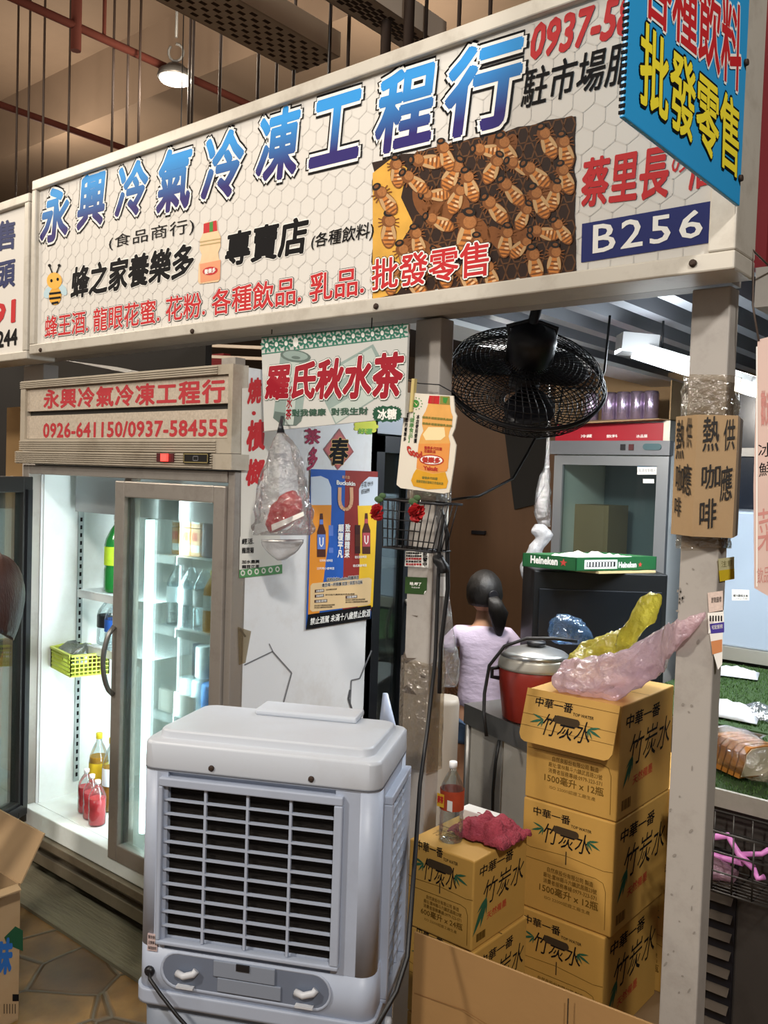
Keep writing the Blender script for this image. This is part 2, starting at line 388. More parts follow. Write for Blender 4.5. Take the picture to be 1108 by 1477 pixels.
# hanger rods
m_rod = M('dark_hanger_rod', '#3a2c24', .6, .2, 0)
k = 0
rods = [(22, 124, 250), (39, 104, 240), (60, 96, 240), (97, 88, 225), (181, 42, 205), (270, 36, 190), (275, 0, 175), (160, 160, 212), (198, 165, 210), (315, 115, 150), (370, 95, 140), (397, 0, 125), (422, 0, 105), (473, 0, 95), (500, 55, 95), (612, 0, 50), (660, 0, 35), (705, 0, 20)]
for x, y0, y1 in rods:
    p = atz(x, y1+60, 3.8 + .15*((x*7) % 5)/5); q = V((p.x, p.y, 6.0)); k += 1
    tag(B().tube([p, q], .011, 6).build('hanger_rod', m_rod), 'thin dark threaded rod hanging from the hall ceiling', 'rod', 'thin hanger rods of the hall ceiling')
for x, y1 in ((555, 78), (588, 62)):
    p = atz(x, y1+30, 3.9); tag(B().tube([p, (p.x, p.y, 6)], .03, 8).build('hanger_rod', m_rod), 'thick dark hanger pipe above the main sign, ' + ('left of the two' if x == 555 else 'right of the two'), 'rod', 'thick hanger pipes above the sign')
# perforated cable trays
m_tray = M('cable_tray_galvanised', '#c6b8a8', .6, 0, .1, 4); m_hole = M('tray_slot_dark', '#3a2b20', .8, 0, 0)
def cable_tray(x0, x1, y0, y1, z, label):
    t = thing('cable_tray', label, 'cable tray', ((x0+x1)/2, 0, z), 'perforated cable trays under the hall ceiling')
    B().box(x0, x1, y0, y1, z, z+.004).build('tray_bottom', m_tray, t)
    for xx in (x0, x1): B().box(xx-.004, xx+.004, y0, y1, z, z+.15).build('side_rail', m_tray, t)
    h = B(); n = int((y1-y0)/.1)
    for i in range(n):
        for j in range(7):
            y = y0+.1*i+(.05 if j % 2 else 0); x = x0+.05+(x1-x0-.1)*j/6
            h.box(x-.012, x+.012, y+.01, y+.055, z-.002, z)
    tag(h.build('slot', m_hole, t), kind='stuff')
a, b = atz(225, 0, 4.2), atz(345, 0, 4.2)
cable_tray(a.x, b.x, -1.2, atz(470, 90, 4.2).y, 4.2, 'wide perforated metal cable tray crossing above the sign from upper left')
a, b = atz(470, 0, 4.2), atz(540, 0, 4.2)
cable_tray(a.x, b.x, -1.0, atz(610, 80, 4.2).y, 4.2, 'narrower cable tray right of the wide perforated one')
# glowing hall lamp
p = at(253, 112, 7.2)
t = thing('high_bay_lamp', 'glowing round warehouse lamp hanging on a hook from the hall ceiling', 'ceiling lamp', p)
B().lathe([(.02, .10), (.07, .095), (.10, .06), (.135, .045), (.145, .0), (.14, -.01)], p, n=24).build('lamp_housing', m_dsteel, t)
B().lathe([(.13, -.012), (.12, -.028), (.02, -.034)], p, n=24).build('lamp_lens', M('lamp_glow', '#fff4e0', .5, 0, 0, emit=14), t)
hk = [p+V((0, 0, 1.75-.0))]; hk = [V((p.x, p.y, 6.0)), p+V((0, 0, .32))]
B().tube(hk, .012, 6).build('suspension_rod', M('grey_rod', '#7a7874', .5, .3, 0), t)
B().tube([p+RGT*(.06*math.sin(a))+V((0, 0, .2+.07*math.cos(a))) for a in [i*.5 for i in range(0, 12)]], .011, 6).build('hook', M('grey_rod', '#7a7874'), t)
lamp('high_bay_light', 'SPOT', p+V((0, 0, -.06)), p+V((.4, -.4, -4)), 160, WARM, .14, 150)
lamp('high_bay_uplight', 'POINT', p+V((.35, -.3, -.25)), None, 40, WARM, .12)

# ================================================================== main sign
YS = 1.80; Z0, Z1 = 2.033, 2.705; SX0, SX1 = -3.325, -.611
t = main_sign = thing('shop_sign', 'large white stall sign with blue title characters and bee photo', 'sign', ((SX0+SX1)/2, YS+.06, Z0))
m_face = M('sign_face_print', '#d9d5ce', .4, 0, .03, 2)
B().box(SX0+.02, SX1-.02, YS+.012, YS+.11, Z0+.012, Z1-.012).build('sign_box', m_face, t)
fr = B()
for (a, b2, c, d) in ((SX0, SX1, Z0, Z0+.038), (SX0, SX1, Z1-.038, Z1), (SX0, SX0+.03, Z0+.038, Z1-.038), (SX1-.055, SX1, Z0+.038, Z1-.038)):
    fr.box(a, b2, YS-.006, YS+.118, c, d)
fr.build('sign_frame', M('sign_frame_cream', '#c2bcb0', .45, .1, .06, 5, dirt='#6f5e48', dirt_amt=.4, dirt_scale=9), t, bevel=.004)
for x, y in ((59, 505), (278, 478), (543, 442), (1000, 380)):
    q = aty(x, y, YS-.006); B().lathe([(.008, 0), (.008, -.004), (.004, -.008)], q, (0, 1, 0), 10).build('screw', m_rust, t)
SF = YS+.0115
def sflat(): return Flat((0, -1, 0), (0, SF, 0))
# honeycomb pattern
hx = Flat((0, -1, 0), (0, SF, 0), u=(1, 0, 0), v=(0, 0, 1)); R = .031; wx = R*math.sqrt(3); r_ = 0; z = Z0+.05
while z < Z1-.06:
    x = SX0+.05+(wx/2 if r_ % 2 else 0)
    while x < SX1-.09:
        v6 = [(x+R*math.sin(PI/3*k), z+R*math.cos(PI/3*k)) for k in range(6)]
        for k in (0, 1, 2): hx.line([v6[k], v6[(k+1) % 6]], .0028, 0, .6)
        x += wx
    z += R*1.5; r_ += 1
hx.build('honeycomb_pattern', M('honeycomb_print_grey', '#d1cdc6', .4, 0, 0), t)
m_blue = GRAD('blue_gradient_print', '#2f95df', '#2a1f6b')
title = [('永', 56, 105, 268, 351), ('興', 109, 157, 247, 331), ('冷', 164, 219, 231, 315), ('氣', 224, 282, 211, 307), ('冷', 289, 357, 188, 289), ('凍', 368, 438, 155, 262), ('工', 445, 525, 137, 237), ('程', 541, 631, 97, 217), ('行', 642, 758, 60, 191)]
f = sflat()
for ch, x0, x1, yt, yb in title:
    xc = (x0+x1)/2; st = (yt-645)/(xc+1010)*.9; sb = (yb-645)/(xc+1010)*.9; i = 5; h = (x1-x0)/2-i
    f.text(ch, q4(x0+i, yt+i-st*h, yb-i-sb*h, x1-i, yt+i+st*h, yb-i+sb*h), ((1, .105, 3), (2, .075, 4), (0, .035, 5)), shear=.12)
f.build('title_lettering', [m_blue, m_ink, m_wht], t)
def sline(body, q, mats, layers, name='lettering', **kw): return sflat().text(body, q4(*q), layers, **kw).build(name, mats, t)
INK, REDW = [m_ink, m_wht], [m_red, m_wht, m_ink]
sline('(食品商行)', (158, 341, 362, 281, 313, 338), INK, ((0, .008, 4),), space=1.1)
sline('蜂之家養樂多', (104, 387, 431, 280, 351, 397), INK, ((1, .06, 3), (0, .036, 4)), shear=.1)
sline('專賣店', (327, 338, 384, 445, 312, 364), INK, ((1, .06, 3), (0, .036, 4)), shear=.1)
sline('(各種飲料)', (450, 338, 361, 540, 319, 346), INK, ((0, .012, 4),), shear=.1)
sline('蜂王酒. 龍眼花蜜. 花粉. 各種飲品. 乳品.', (66, 457, 488, 526, 383, 425), REDW, ((2, .068, 3), (1, .045, 4), (0, .022, 5)))
sline('批發零售', (539, 376, 420, 707, 347, 397), REDW, ((2, .08, 11), (1, .06, 12), (0, .022, 13)))
sline('0937-584555', (768, 38, 86, 1020, -44, 18), [m_red], ((0, .035, 4),), shear=.25)
sline('駐市場服務', (753, 103, 158, 966, 40, 103), INK, ((0, .014, 4),), shear=.2)
sline('蔡里長', (841, 232, 298, 965, 208, 283), [m_red], ((0, .03, 4),), shear=.1)
sline('の', (970, 224, 252, 992, 219, 247), [m_red], ((0, .01, 4),))
sline('店', (996, 208, 275, 1036, 200, 266), [m_red], ((0, .025, 4),))
f = sflat(); f.poly([(840, 323), (1033, 289), (1032, 349), (838.6, 379)], 0, 3)
f.text('B256', q4(857, 325, 366, 1014, 302, 341), ((1, .012, 5),), space=1.15)
f.build('stall_number_plate', [M('number_print_blue', '#1c2768', .35, 0, .15, 6), m_wht], t)
# bee photograph, printed flat
f = sflat(); bc = [M('photo_dark', '#2a170e', .4, 0, .3, 25), M('photo_amber', '#c47a38', .4, 0, .25, 60), M('photo_brown', '#7c4a22', .4, 0, .25, 60), M('photo_cream', '#bf9a6c', .4, 0, .1, 40), M('photo_black', '#17100c', .4, 0, 0), M('photo_gold', '#d9a545', .4, 0, .3, 18), M('photo_comb', '#5d3b20', .4, 0, .2, 40)]
def ph(a, b):  # photo coordinates 0..1 to pixels
    xl = 538; xr = 830
    return (xl+(xr-xl)*a, (234+(166-234)*a)*(1-b) + (432+(391-432)*a)*b)
jag = []
rnd = random.Random(3)
for s0, s1 in (((0, 0), (1, 0)), ((1, 0), (1, 1)), ((1, 1), (0, 1)), ((0, 1), (0, 0))):
    for k in range(14):
        q = k/14; jag.append((s0[0]+(s1[0]-s0[0])*q+rnd.uniform(-.008, .008), s0[1]+(s1[1]-s0[1])*q+rnd.uniform(-.012, .012)))
f.poly([ph(*q) for q in jag], 0, 2)
f.poly([ph(a, b) for a, b in ((0, .08), (.1, .0), (.17, .1), (.14, .3), (.2, .5), (.14, .62), (.22, .8), (.12, .98), (0, 1))], 5, 2.4)
for i in range(18):
    for j in range(9):
        a, b = (i+.5*(j % 2))/17.5, (j+.5)/9
        if a > .22 and a < .99: f.line([ph(a+.03*math.cos(PI/3*q), b+.058*math.sin(PI/3*q)) for q in range(7)], 2.2, 6, 2.8)
spots = [(.08, .5, 80), (.16, .72, 60), (.22, .62, 85), (.3, .33, 10), (.32, .52, 20), (.28, .78, 100), (.36, .86, 70), (.4, .2, 100), (.42, .37, 95), (.47, .62, 115), (.56, .1, 20), (.6, .22, 110), (.66, .12, 70), (.52, .75, 80), (.6, .5, 60), (.68, .4, 50), (.72, .25, 30), (.8, .32, 40), (.86, .12, 80), (.95, .2, 60), (.75, .58, 100), (.82, .5, 60), (.9, .48, 120), (.95, .38, 80), (.66, .72, 100), (.74, .78, 120), (.84, .72, 30), (.93, .72, 70), (.8, .9, 60), (.9, .9, 110), (.58, .93, 80), (.46, .93, 60), (.2, .93, 40), (.1, .86, 110), (.06, .28, 70), (.2, .2, 30), (.12, .1, 100), (.26, .08, 10), (.36, .06, 60), (.48, .3, 60)]
extra = [(rnd.uniform(.16, .97), rnd.uniform(.06, .95), rnd.uniform(0, 180)) for _ in range(16)]
for i_, (a, b, an) in enumerate(extra + spots):
    back = i_ < len(extra)
    x, y = ph(a, b); r = math.radians(an + rnd.uniform(-20, 20)); L_ = rnd.uniform(20, 25)*(1.3 if (a, b) == (.47, .62) else 1); c, s_ = math.cos(r), math.sin(r)
    lo = 3 if back else 4+i_*.06
    if back: f.oval(x, y, L_*1.0, L_*.5, 2, lo, r); continue
    for q in (-1, 1):
        for d0 in (-.55, -.3, -.05): f.line([(x-c*L_*.35, y-s_*L_*.35), (x+c*L_*d0-s_*q*L_*.62, y+s_*L_*d0+c*q*L_*.62)], 1.6, 2, lo-.02)
    f.oval(x+c*L_*.42, y+s_*L_*.42, L_*.84, L_*.47, 2, lo, r); f.oval(x+c*L_*.40, y+s_*L_*.40, L_*.76, L_*.40, 1, lo+.3, r)
    for q in (.22, .48, .74, .98): f.oval(x+c*L_*q, y+s_*L_*q, L_*.06, L_*(.43-.16*abs(q-.4)), 2, lo+.5, r)
    for q in (.35, .62): f.oval(x+c*L_*q+s_*L_*.12, y+s_*L_*q-c*L_*.12, L_*.07, L_*.16, 7, lo+.6, r)
    for q in (-1, 1): f.oval(x+c*L_*.22-s_*q*L_*.3, y+s_*L_*.22+c*q*L_*.3, L_*.5, L_*.11, 3, lo+.7, r+.22*q)
    f.oval(x-c*L_*.42, y-s_*L_*.42, L_*.40, L_*.42, 2, lo+.8, r); f.oval(x-c*L_*.40+s_*2, y-s_*L_*.40-c*2, L_*.29, L_*.30, 8, lo+.9, r)
    f.oval(x-c*L_*.86, y-s_*L_*.86, L_*.22, L_*.30, 4, lo+1, r); f.oval(x-c*L_*.88, y-s_*L_*.88, L_*.10, L_*.16, 2, lo+1.1, r)
bc += [M('photo_shine', '#e3b98a', .4, 0, .1, 40), M('photo_fuzz', '#a36a3a', .4, 0, .4, 220)]
f.build('bee_photograph', bc, t)
# little printed bottle and bee
def print_bottle(f, pts_scale, ox, oy, mi, lay):
    prof = [(-.30, 0), (.30, 0), (.33, .2), (.5, .36), (.48, .42), (.5, .47), (.38, .55), (.38, .62), (.5, .7), (.5, .97), (.42, 1)]
    return prof
f = sflat()
def bot(cx, y0, wd, h, skew, a, b, lay):
    L_ = [(.26, 0), (.30, .14), (.46, .28), (.44, .36), (.46, .42), (.36, .52), (.40, .62), (.48, .68), (.48, .96), (.40, 1)]
    f.poly([(cx-q*wd+skew*(.5-v), y0+v*h+q*4) for q, v in L_] + [(cx+q*wd+skew*(.5-v), y0+v*h-q*4) for q, v in L_[::-1]], 0, lay)
bot(303.5, 320, 33, 88, 3, 0, 0, 4)
f.poly([(294.5, 323), (313, 318), (314, 333), (294, 337)], 1, 5); f.poly([(303, 321), (308, 319.5), (308, 334), (303, 335)], 2, 5.5)
f.poly([(289, 381), (319, 375), (318, 403), (290, 408)], 3, 5); f.oval(304, 391, 11, 6, 1, 6, -.15); f.text('養樂多', q4(296, 389, 396, 312, 386, 393), ((4, .03, 7),))
for yy in (348, 353): f.line([(289, yy+1.5), (319, yy-3.5)], 2, 5, 5)
f.build('printed_bottle', [M('bottle_peach', '#e6bf92', .4, 0, .1, 40), m_red, M('print_green', '#3f8a3c', .4, 0, 0), M('bottle_orange', '#dd8f63', .4, 0, 0), m_wht, M('bottle_tan', '#a99055', .4, 0, 0)], t)
f = sflat()
f.oval(70, 422, 6, 9, 3, 3, .5); f.oval(91, 418, 5, 9, 3, 3, -.5)
f.oval(80, 427, 9, 13, 0, 4, .1); f.oval(79, 405, 11, 12, 1, 5); f.oval(75, 405, 1.8, 2.4, 2, 6); f.oval(84, 403, 1.8, 2.4, 2, 6)
for yy, ww in ((423, 8.5), (430, 8.3), (437, 5)): f.line([(80-ww, yy+1), (80+ww, yy-1)], 3.2, 2, 5)
for sx in (-1, 1): f.line([(79+sx*3, 394), (79+sx*7, 384)], 1.6, 2, 5); f.oval(79+sx*7, 383, 2.2, 2.2, 2, 5.5)
f.build('printed_bee', [M('bee_yellow', '#e2a52c', .4, 0, 0), M('bee_face', '#f0b23c', .4, 0, 0), m_ink, M('bee_wing', '#b8d3dd', .4, 0, 0)], t)

# neighbour's sign at the left frame edge
t = thing('shop_sign', 'white neighbouring stall sign cut off by the left frame edge', 'sign', (-4.1, YS+.06, 2.02))
B().box(-4.9, SX0-.045, YS+.012, YS+.11, 2.03, 2.655).build('sign_box', m_face, t)
fr = B()
for (a, b2, c, d) in ((-4.95, SX0-.02, 2.018, 2.05), (-4.95, SX0-.02, 2.63, 2.665), (SX0-.055, SX0-.02, 2.05, 2.63)): fr.box(a, b2, YS-.006, YS+.118, c, d)
fr.build('sign_frame', M('sign_frame_cream', '#d3ccbd'), t, bevel=.004)
m_navy = M('navy_print', '#27305f', .5, 0, 0)
for body, q, mm in (('批發零售', (-80, 338, 374, 22, 316, 358), m_navy), ('市場碼頭', (-80, 396, 432, 22, 372, 412), m_navy), ('2491', (-48, 452, 478, 22, 432, 464), m_red), ('265244', (-30, 484, 506, 25, 474, 497), m_ink)):
    sflat().text(body, q4(*q), ((0, .03, 3),)).build('lettering', [mm], t)
# blue hanging sign, square to the main one
t = thing('blade_sign', 'bright blue projecting sign with yellow and red characters, above the right post', 'sign', (-.6, 1.52, 2.15))
B().box(-.610, -.602, 1.258, 1.782, 2.15, 3.05).build('sign_board', M('sky_blue_board', '#2f9fdc', .35, 0, .04, 4), t, bevel=.002)
f = Flat((1, 0, 0), (-.6015, 0, 0))
f.text('批發零售', q4(925, 28, 148, 1066, 152, 257), ((1, .05, 2), (0, .022, 3)))
f.build('yellow_lettering', [M('yellow_print', '#f1df3a', .4, 0, 0), m_ink], t)
f = Flat((1, 0, 0), (-.6015, 0, 0))
f.text('各種飲料', q4(930, -100, 18, 1070, 12, 134), ((1, .05, 2), (0, .022, 3)))
f.build('red_lettering', [m_red, m_wht], t)
gr = B()
for k in range(90): gr.box(-.611, -.601, 1.2565, 1.2585, 2.155+k*.0099, 2.160+k*.0099)
gr.build('edge_trim', m_ink, t)
for z in (2.2, 2.42): B().lathe([(.007, 0), (.006, .006)], (-.601, 1.77, z), (1, 0, 0), 10).build('screw', m_rust, t)

# ================================================================== stall posts, beams, roof
def post(x0, x1, y0, y1, z1, label):
    return tag(B().box(x0, x1, y0, y1, 0, z1).build('stall_post', m_post, bevel=.004), label, 'post')
post(-.744, -.66, 1.925, 1.98, 2.03, 'grey steel stall post at right wrapped with a handwritten carton').name = 'stall_post'
post(-1.507, -1.42, 1.925, 1.985, 2.03, 'tape-stained grey stall post left of the black fan')
post(-3.62, -3.46, 1.93, 2.0, 2.02, 'grey stall post behind the left end of the fridge header')
struct(B().box(-3.6, -.66, 1.925, 1.985, 2.035, 2.12).build('trim_3', m_post))
m_slat = M('galvanised_roof_channel', '#8f9298', .4, .5, .08, 5); m_deck = M('roof_deck_dark', '#33353a', .7, 0, .1, 3)
struct(B().box(-3.4, -.62, 2.0, 6.2, 2.34, 2.36).build('trim_4', m_deck))
sl = B(); x = -2.02
while x < -.6:
    sl.box(x, x+.055, 2.0, 6.0, 2.2, 2.33); x += .17
struct(sl.build('trim_5', m_slat))
struct(B().box(-2.06, -1.86, 2.0, 6.0, 2.15, 2.17).box(-2.06, -2.03, 2, 6, 2.17, 2.34).build('trim_6', M('roof_edge_white', '#dfe2e4', .35, 0, .05, 4)))
# right side fascia
struct(B().box(-.63, -.595, 1.985, 6, 1.99, 2.075).build('trim_7', M('fascia_concrete', '#a8a39b', .7, 0, .12, 10, dirt='#6e675d', dirt_amt=.4)))
struct(B().box(-.645, -.61, 1.985, 6, 2.075, 2.75).build('trim_8', M('fascia_red', '#7c1f25', .6, 0, .12, 4)))
# inner walls
m_brown = M('brown_plywood', '#5a3f28', .6, 0, .15, 3, stretch=(6, 6, .6))
struct(B().box(-4.3, -2.5, 5.0, 5.06, 0, 2.3).build('wall_inner', m_brown))
struct(B().box(-2.6, -1.2, 5.1, 5.16, 0, 2.3).build('wall_inner_right', M('beige_partition', '#b69a6c', .7, 0, .06, 4)))
# ================================================================== display fridge
FX0, FX1, FY0, FY1 = -3.33, -2.075, 1.83, 2.45
t = fridge = thing('display_fridge', 'tall two-door white display fridge with lit interior and red lettered header', 'fridge', ((FX0+FX1)/2, (FY0+FY1)/2, 0))
m_fw = M('fridge_white_panel', '#dcdcdc', .45, 0, .04, 3, dirt='#9a8260', dirt_amt=.35, dirt_scale=3.2)
m_lin = M('fridge_liner_white', '#eef4f2', .5, 0, .03, 3, dirt='#a79c86', dirt_amt=.3, dirt_scale=3)
m_frame = M('fridge_metal_frame', '#a39c94', .38, .5, .1, 8, dirt='#4a4036', dirt_amt=.4, dirt_scale=8)
# shell: sides, back, top, base
b = B(); b.box(FX1-.04, FX1, FY0, FY1, .06, 1.92); b.box(FX0, FX0+.05, FY0, FY1, .06, 1.60)
b.box(FX0, FX1, FY1-.03, FY1, .06, 1.92); b.box(FX0, FX1-.04, FY0, FY1-.03, 1.585, 1.62)
b.build('cabinet_shell', m_fw, t)
b = B(); b.box(FX0+.05, FX0+.056, FY0+.01, FY1-.03, .25, 1.585); b.box(FX1-.046, FX1-.04, FY0+.01, FY1-.03, .25, 1.585); b.box(FX0+.056, FX1-.046, FY1-.036, FY1-.03, .25, 1.585)
b.box(FX0+.056, FX1-.046, FY0, FY1-.036, .225, .25); b.box(FX0+.056, FX1-.046, FY0+.02, FY1-.036, 1.565, 1.585)
b.build('inner_liner', m_lin, t)
B().box(FX0+.10, FX1-.05, FY0+.12, FY1-.05, 1.42, 1.565).build('evaporator_panel', M('evaporator_grey', '#9a9c9c', .4, .5, .08, 5), t)
m_std = M('slotted_standard', '#a9b0b0', .4, .5, 0)
for y in (2.0, 2.33):
    st = B().box(FX0+.058, FX0+.064, y-.012, y+.012, .3, 1.42).build('shelf_standard', m_std, t); b = B()
    for k in range(34): b.box(FX0+.0635, FX0+.066, y-.004, y+.004, .32+k*.032, .336+k*.032)
    b.build('slots', m_ink, st)
for x in (-2.62, -2.2): B().box(x-.012, x+.012, FY1-.044, FY1-.037, .3, 1.42).build('shelf_standard', m_std, t)
# base: sill, kick plates
b = B(); b.box(FX0, FX1, FY0-.05, FY0, .175, .25); b.build('sill', m_lin, t, bevel=.004)
b = B(); b.box(FX0, FX1, FY0-.07, FY0, .14, .172); b.box(FX0, FX1, FY0-.03, FY0+.02, .1, .14); b.box(FX0, FX1, FY0-.055, FY0-.02, .055, .1)
b.build('kick_plate', M('kick_plate_metal', '#8f8472', .4, .55, .15, 8, dirt='#4b3e30', dirt_amt=.6, dirt_scale=6), t, bevel=.003)
B().box(FX0+.03, FX1-.03, FY0+.05, FY1-.05, .02, .06).build('plinth', m_black, t)
# frame around the openings
b = B(); b.box(FX0, FX0+.045, FY0-.05, FY0+.01, .25, 1.60); b.box(FX1-.03, FX1, FY0-.045, FY0+.01, .1, 1.60); b.box(FX0+.045, FX1-.03, FY0-.05, FY0+.01, 1.565, 1.60)
b.box(-2.70, -2.66, FY0-.012, FY0+.03, .25, 1.565)
b.build('door_surround', m_frame, t, bevel=.003)
# header
HY = FY0-.05
b = B(); b.box(FX0, FX1-.005, HY+.012, FY0, 1.66, 1.90); hd = b.build('header_box', M('header_dark', '#2a2723', .6, 0, 0), t)
m_rib = M('ribbed_beige_trim', '#b3a998', .45, .2, .1, 6, dirt='#6d5a3d', dirt_amt=.5, dirt_scale=7)
b = B(); b.box(FX0-.005, FX1, HY-.012, FY0, 1.895, 1.925); XR = aty(329, 580, HY-.012).x; b.box(FX0-.005, FX0+.03, HY-.012, FY0, 1.70, 1.895); b.box(XR, FX1, HY-.012, FY0, 1.70, 1.895); b.box(FX0-.005, FX1, HY-.012, FY0, 1.655, 1.70)
for k in range(4): b.box(FX0-.005, FX1-.07, HY-.016, HY-.012, 1.897+k*.007, 1.901+k*.007)
for k in range(5): b.box(FX0-.005, FX1-.07, HY-.016, HY-.012, 1.657+k*.008, 1.661+k*.008)
b.build('header_frame', m_rib, t)
b = B(); b.box(FX0-.02, FX1+.012, HY-.02, FY0, 1.605, 1.653)
for k in range(6): b.box(FX0-.02, FX1-.075, HY-.025, HY-.02, 1.609+k*.0075, 1.613+k*.0075)
b.build('control_rail', m_rib, t)
m_speck = M('speckled_plastic_panel', '#b8ab9a', .5, 0, .35, 140, dirt='#8f7a5c', dirt_amt=.5, dirt_scale=60)
f = Flat((0, -1, 0), (0, HY, 0))
b = B(); b.box(FX0+.03, XR, HY-.002, HY+.012, 1.808, 1.893); p1 = b.build('header_panel', m_speck, t)
b = B(); b.box(FX0+.03, XR, HY-.002, HY+.012, 1.702, 1.79); p2 = b.build('header_panel', m_speck, t)
m_redp = M('faded_red_print', '#b0343a', .5, 0, .1, 30)
Flat((0, -1, 0), (0, HY-.002, 0)).text('永興冷氣冷凍工程行', q4(64, 563, 589, 324, 547, 580), ((0, .035, 1),), space=1.12).build('lettering', [m_redp], p1)
Flat((0, -1, 0), (0, HY-.002, 0)).text('0926-641150/0937-584555', q4(63, 611, 631, 328, 605, 628.5), ((0, .03, 1),), space=1.05).build('lettering', [m_redp], p2)
q = aty(239, 660, HY-.025)
b = B(); b.box(q.x-.045, q.x+.045, HY-.028, HY-.02, q.z-.014, q.z+.014); sw = b.build('rocker_switch', M('switch_maroon', '#4a1518', .4, 0, 0), t)
B().box(q.x-.013, q.x+.018, HY-.036, HY-.028, q.z-.012, q.z+.012).build('lit_rocker', M('switch_red_glow', '#ff4038', .4, 0, 0, emit=2.2), sw)
q = aty(284, 661, HY-.025)
b = B(); b.box(q.x-.062, q.x+.062, HY-.030, HY-.02, q.z-.017, q.z+.017); th = b.build('thermostat_display', M('display_black', '#14110d', .3, 0, 0), t)
f = Flat((0, -1, 0), (0, HY-.030, 0), u=(1, 0, 0), v=(0, 0, 1)); X, Z = q.x, q.z
f.line([(X-.058, Z-.013), (X+.058, Z-.013), (X+.058, Z+.013), (X-.058, Z+.013), (X-.058, Z-.013)], .003, 0, 1)
f.line([(X-.012, Z-.007), (X+.012, Z-.007), (X+.012, Z+.006), (X-.012, Z+.006), (X-.012, Z-.007)], .002, 1, 1)
f.build('display_print', [M('display_gold', '#9a8a58', .4, .3, 0), M('display_grey', '#77777a', .4, 0, 0)], th)
# closed right door
DX0, DX1, DY = -2.692, FX1-.032, FY0-.055
def door_frame(w_, h_, ww=.055):
    b = B(); b.box(0, ww, -.02, .02, 0, h_); b.box(w_-ww, w_, -.02, .02, 0, h_); b.box(ww, w_-ww, -.02, .02, 0, ww*1.1); b.box(ww, w_-ww, -.02, .02, h_-ww, h_)
    return b
def shift(bb, mtx): bmesh.ops.transform(bb.bm, matrix=mtx, verts=bb.bm.verts[:]); return bb
DH = 1.555-.225
mt = Matrix.Translation((DX0, DY+.02, .225))
door = shift(door_frame(DX1-DX0, DH), mt).build('door', m_frame, t, bevel=.004)
shift(B().box(.055, DX1-DX0-.055, -.003, .003, .06, DH-.055), mt).build('glass_pane', m_glass, door)
b = B(); b.box(.05, .062, .005, .022, .06, DH-.05); b.box(DX1-DX0-.062, DX1-DX0-.05, .005, .022, .06, DH-.05)
shift(b, mt).build('door_gasket', m_black, door)
hz0, hz1 = aty(160, 1000, DY).z, aty(160, 902, DY).z
hp = []
for k in range(13):
    a = k/12; hp.append((DX0+.022, DY-.005-.042*math.sin(PI*a)**.6, hz0+(hz1-hz0)*a))
B().tube(hp, .009, 8).build('handle', m_steel, door)
# open left door, swung out from its left hinge
ang = math.radians(-62); hinge = V((FX0+.055, FY0-.055, .225))
mt2 = Matrix.Translation(hinge) @ Matrix.Rotation(ang, 4, 'Z')
door2 = shift(door_frame(.60, DH, .06), mt2).build('door', M('open_door_dark_frame', '#3b3a39', .4, .5, .1, 8), t, bevel=.004)
shift(B().box(.06, .54, -.003, .003, .06, DH-.055), mt2).build('glass_pane', m_glass, door2)
b = B(); b.box(.02, .05, .02, .032, .05, DH-.05); b.box(.055, .55, .02, .03, .03, .055); shift(b, mt2).build('door_gasket', m_black, door2)
B().tube([hinge+V((0, 0, -.03)), hinge+V((0, 0, .02))], .016, 10).build('hinge', m_dsteel, door2)
# light tubes (lamps of the fridge) on the mullion
m_tube = M('fridge_tube_glow', '#eafcff', .4, 0, 0, emit=9)
tb = B(); tb.tube([(-2.63, FY0+.05, .3), (-2.63, FY0+.05, 1.42)], .016, 10); tb.build('light_tube', m_tube, t)
# shelves
m_shelf = M('wire_shelf_white', '#dfe6e6', .35, .1, 0)
def shelf(x0, x1, z, y0=1.92):
    b = B(); b.box(x0, x1, y0, y0+.012, z-.03, z); b.box(x0, x1, 2.39, 2.4, z-.012, z)
    n = int((x1-x0)/.022)
    for k in range(n+1): xx = x0+(x1-x0)*k/n; b.box(xx-.002, xx+.002, y0, 2.4, z-.006, z)
    return b.build('shelf', m_shelf, t)
ZS = [1.295, 1.04, .73, .46]
for z in ZS: shelf(-2.66, FX1-.05, z, 1.93)
shelf(-3.17, -2.72, 1.112, 1.93)
shelf(-3.1, -2.72, .90, 1.93)
# side face print: vertical strip poster with red characters
PX = FX1+.001
sp = Flat((1, 0, 0), (PX, 0, 0)); sp.poly([(349, 560), (404, 556), (402, 772), (347, 774)], 0, .5)
sp.poly([(346, 774), (404, 772), (407, 826), (345, 833)], 0, 1)
for ch, q in (('燒', (358, 546, 582, 377, 546, 580)), ('檳', (357, 608, 650, 383, 606, 647)), ('榔', (356, 664, 700, 381, 662, 697))): sp.text(ch, q4(*q), ((1, .045, 2),), shear=.1)
sp.oval(366, 596, 3, 3, 1, 2)
for k, (y, tx) in enumerate(((777, '經活.'), (790, '龍茴菊'), (808, '加水盡興'), (815, '龍茴花茶'))): sp.text(tx, q4(349, y, y+8 if k < 2 else y+5, 366 if k < 2 else 374, y-.5, y+7.5 if k < 2 else y+4.5), ((2, .03, 2),))
sp.poly([(345, 822), (407, 814), (407, 827), (345, 834)], 3, 2)
for k in range(6): sp.oval(350+k*10, 826.5-k*1.1, 3.2, 4.2, 0, 2.5); sp.oval(350+k*10, 826.5-k*1.1, 1.6, 2.2, 3, 3)
tag(sp.build('vertical_poster', [M('poster_offwhite', '#dcd8cd', .5, 0, .05, 5, dirt='#a08f72', dirt_amt=.3), m_red, m_ink, M('border_green', '#4f8a52', .5, 0, .2, 30)]), 'narrow white strip poster with vertical red characters on the fridge side', 'poster')
f = Flat((1, 0, 0), (PX, 0, 0))
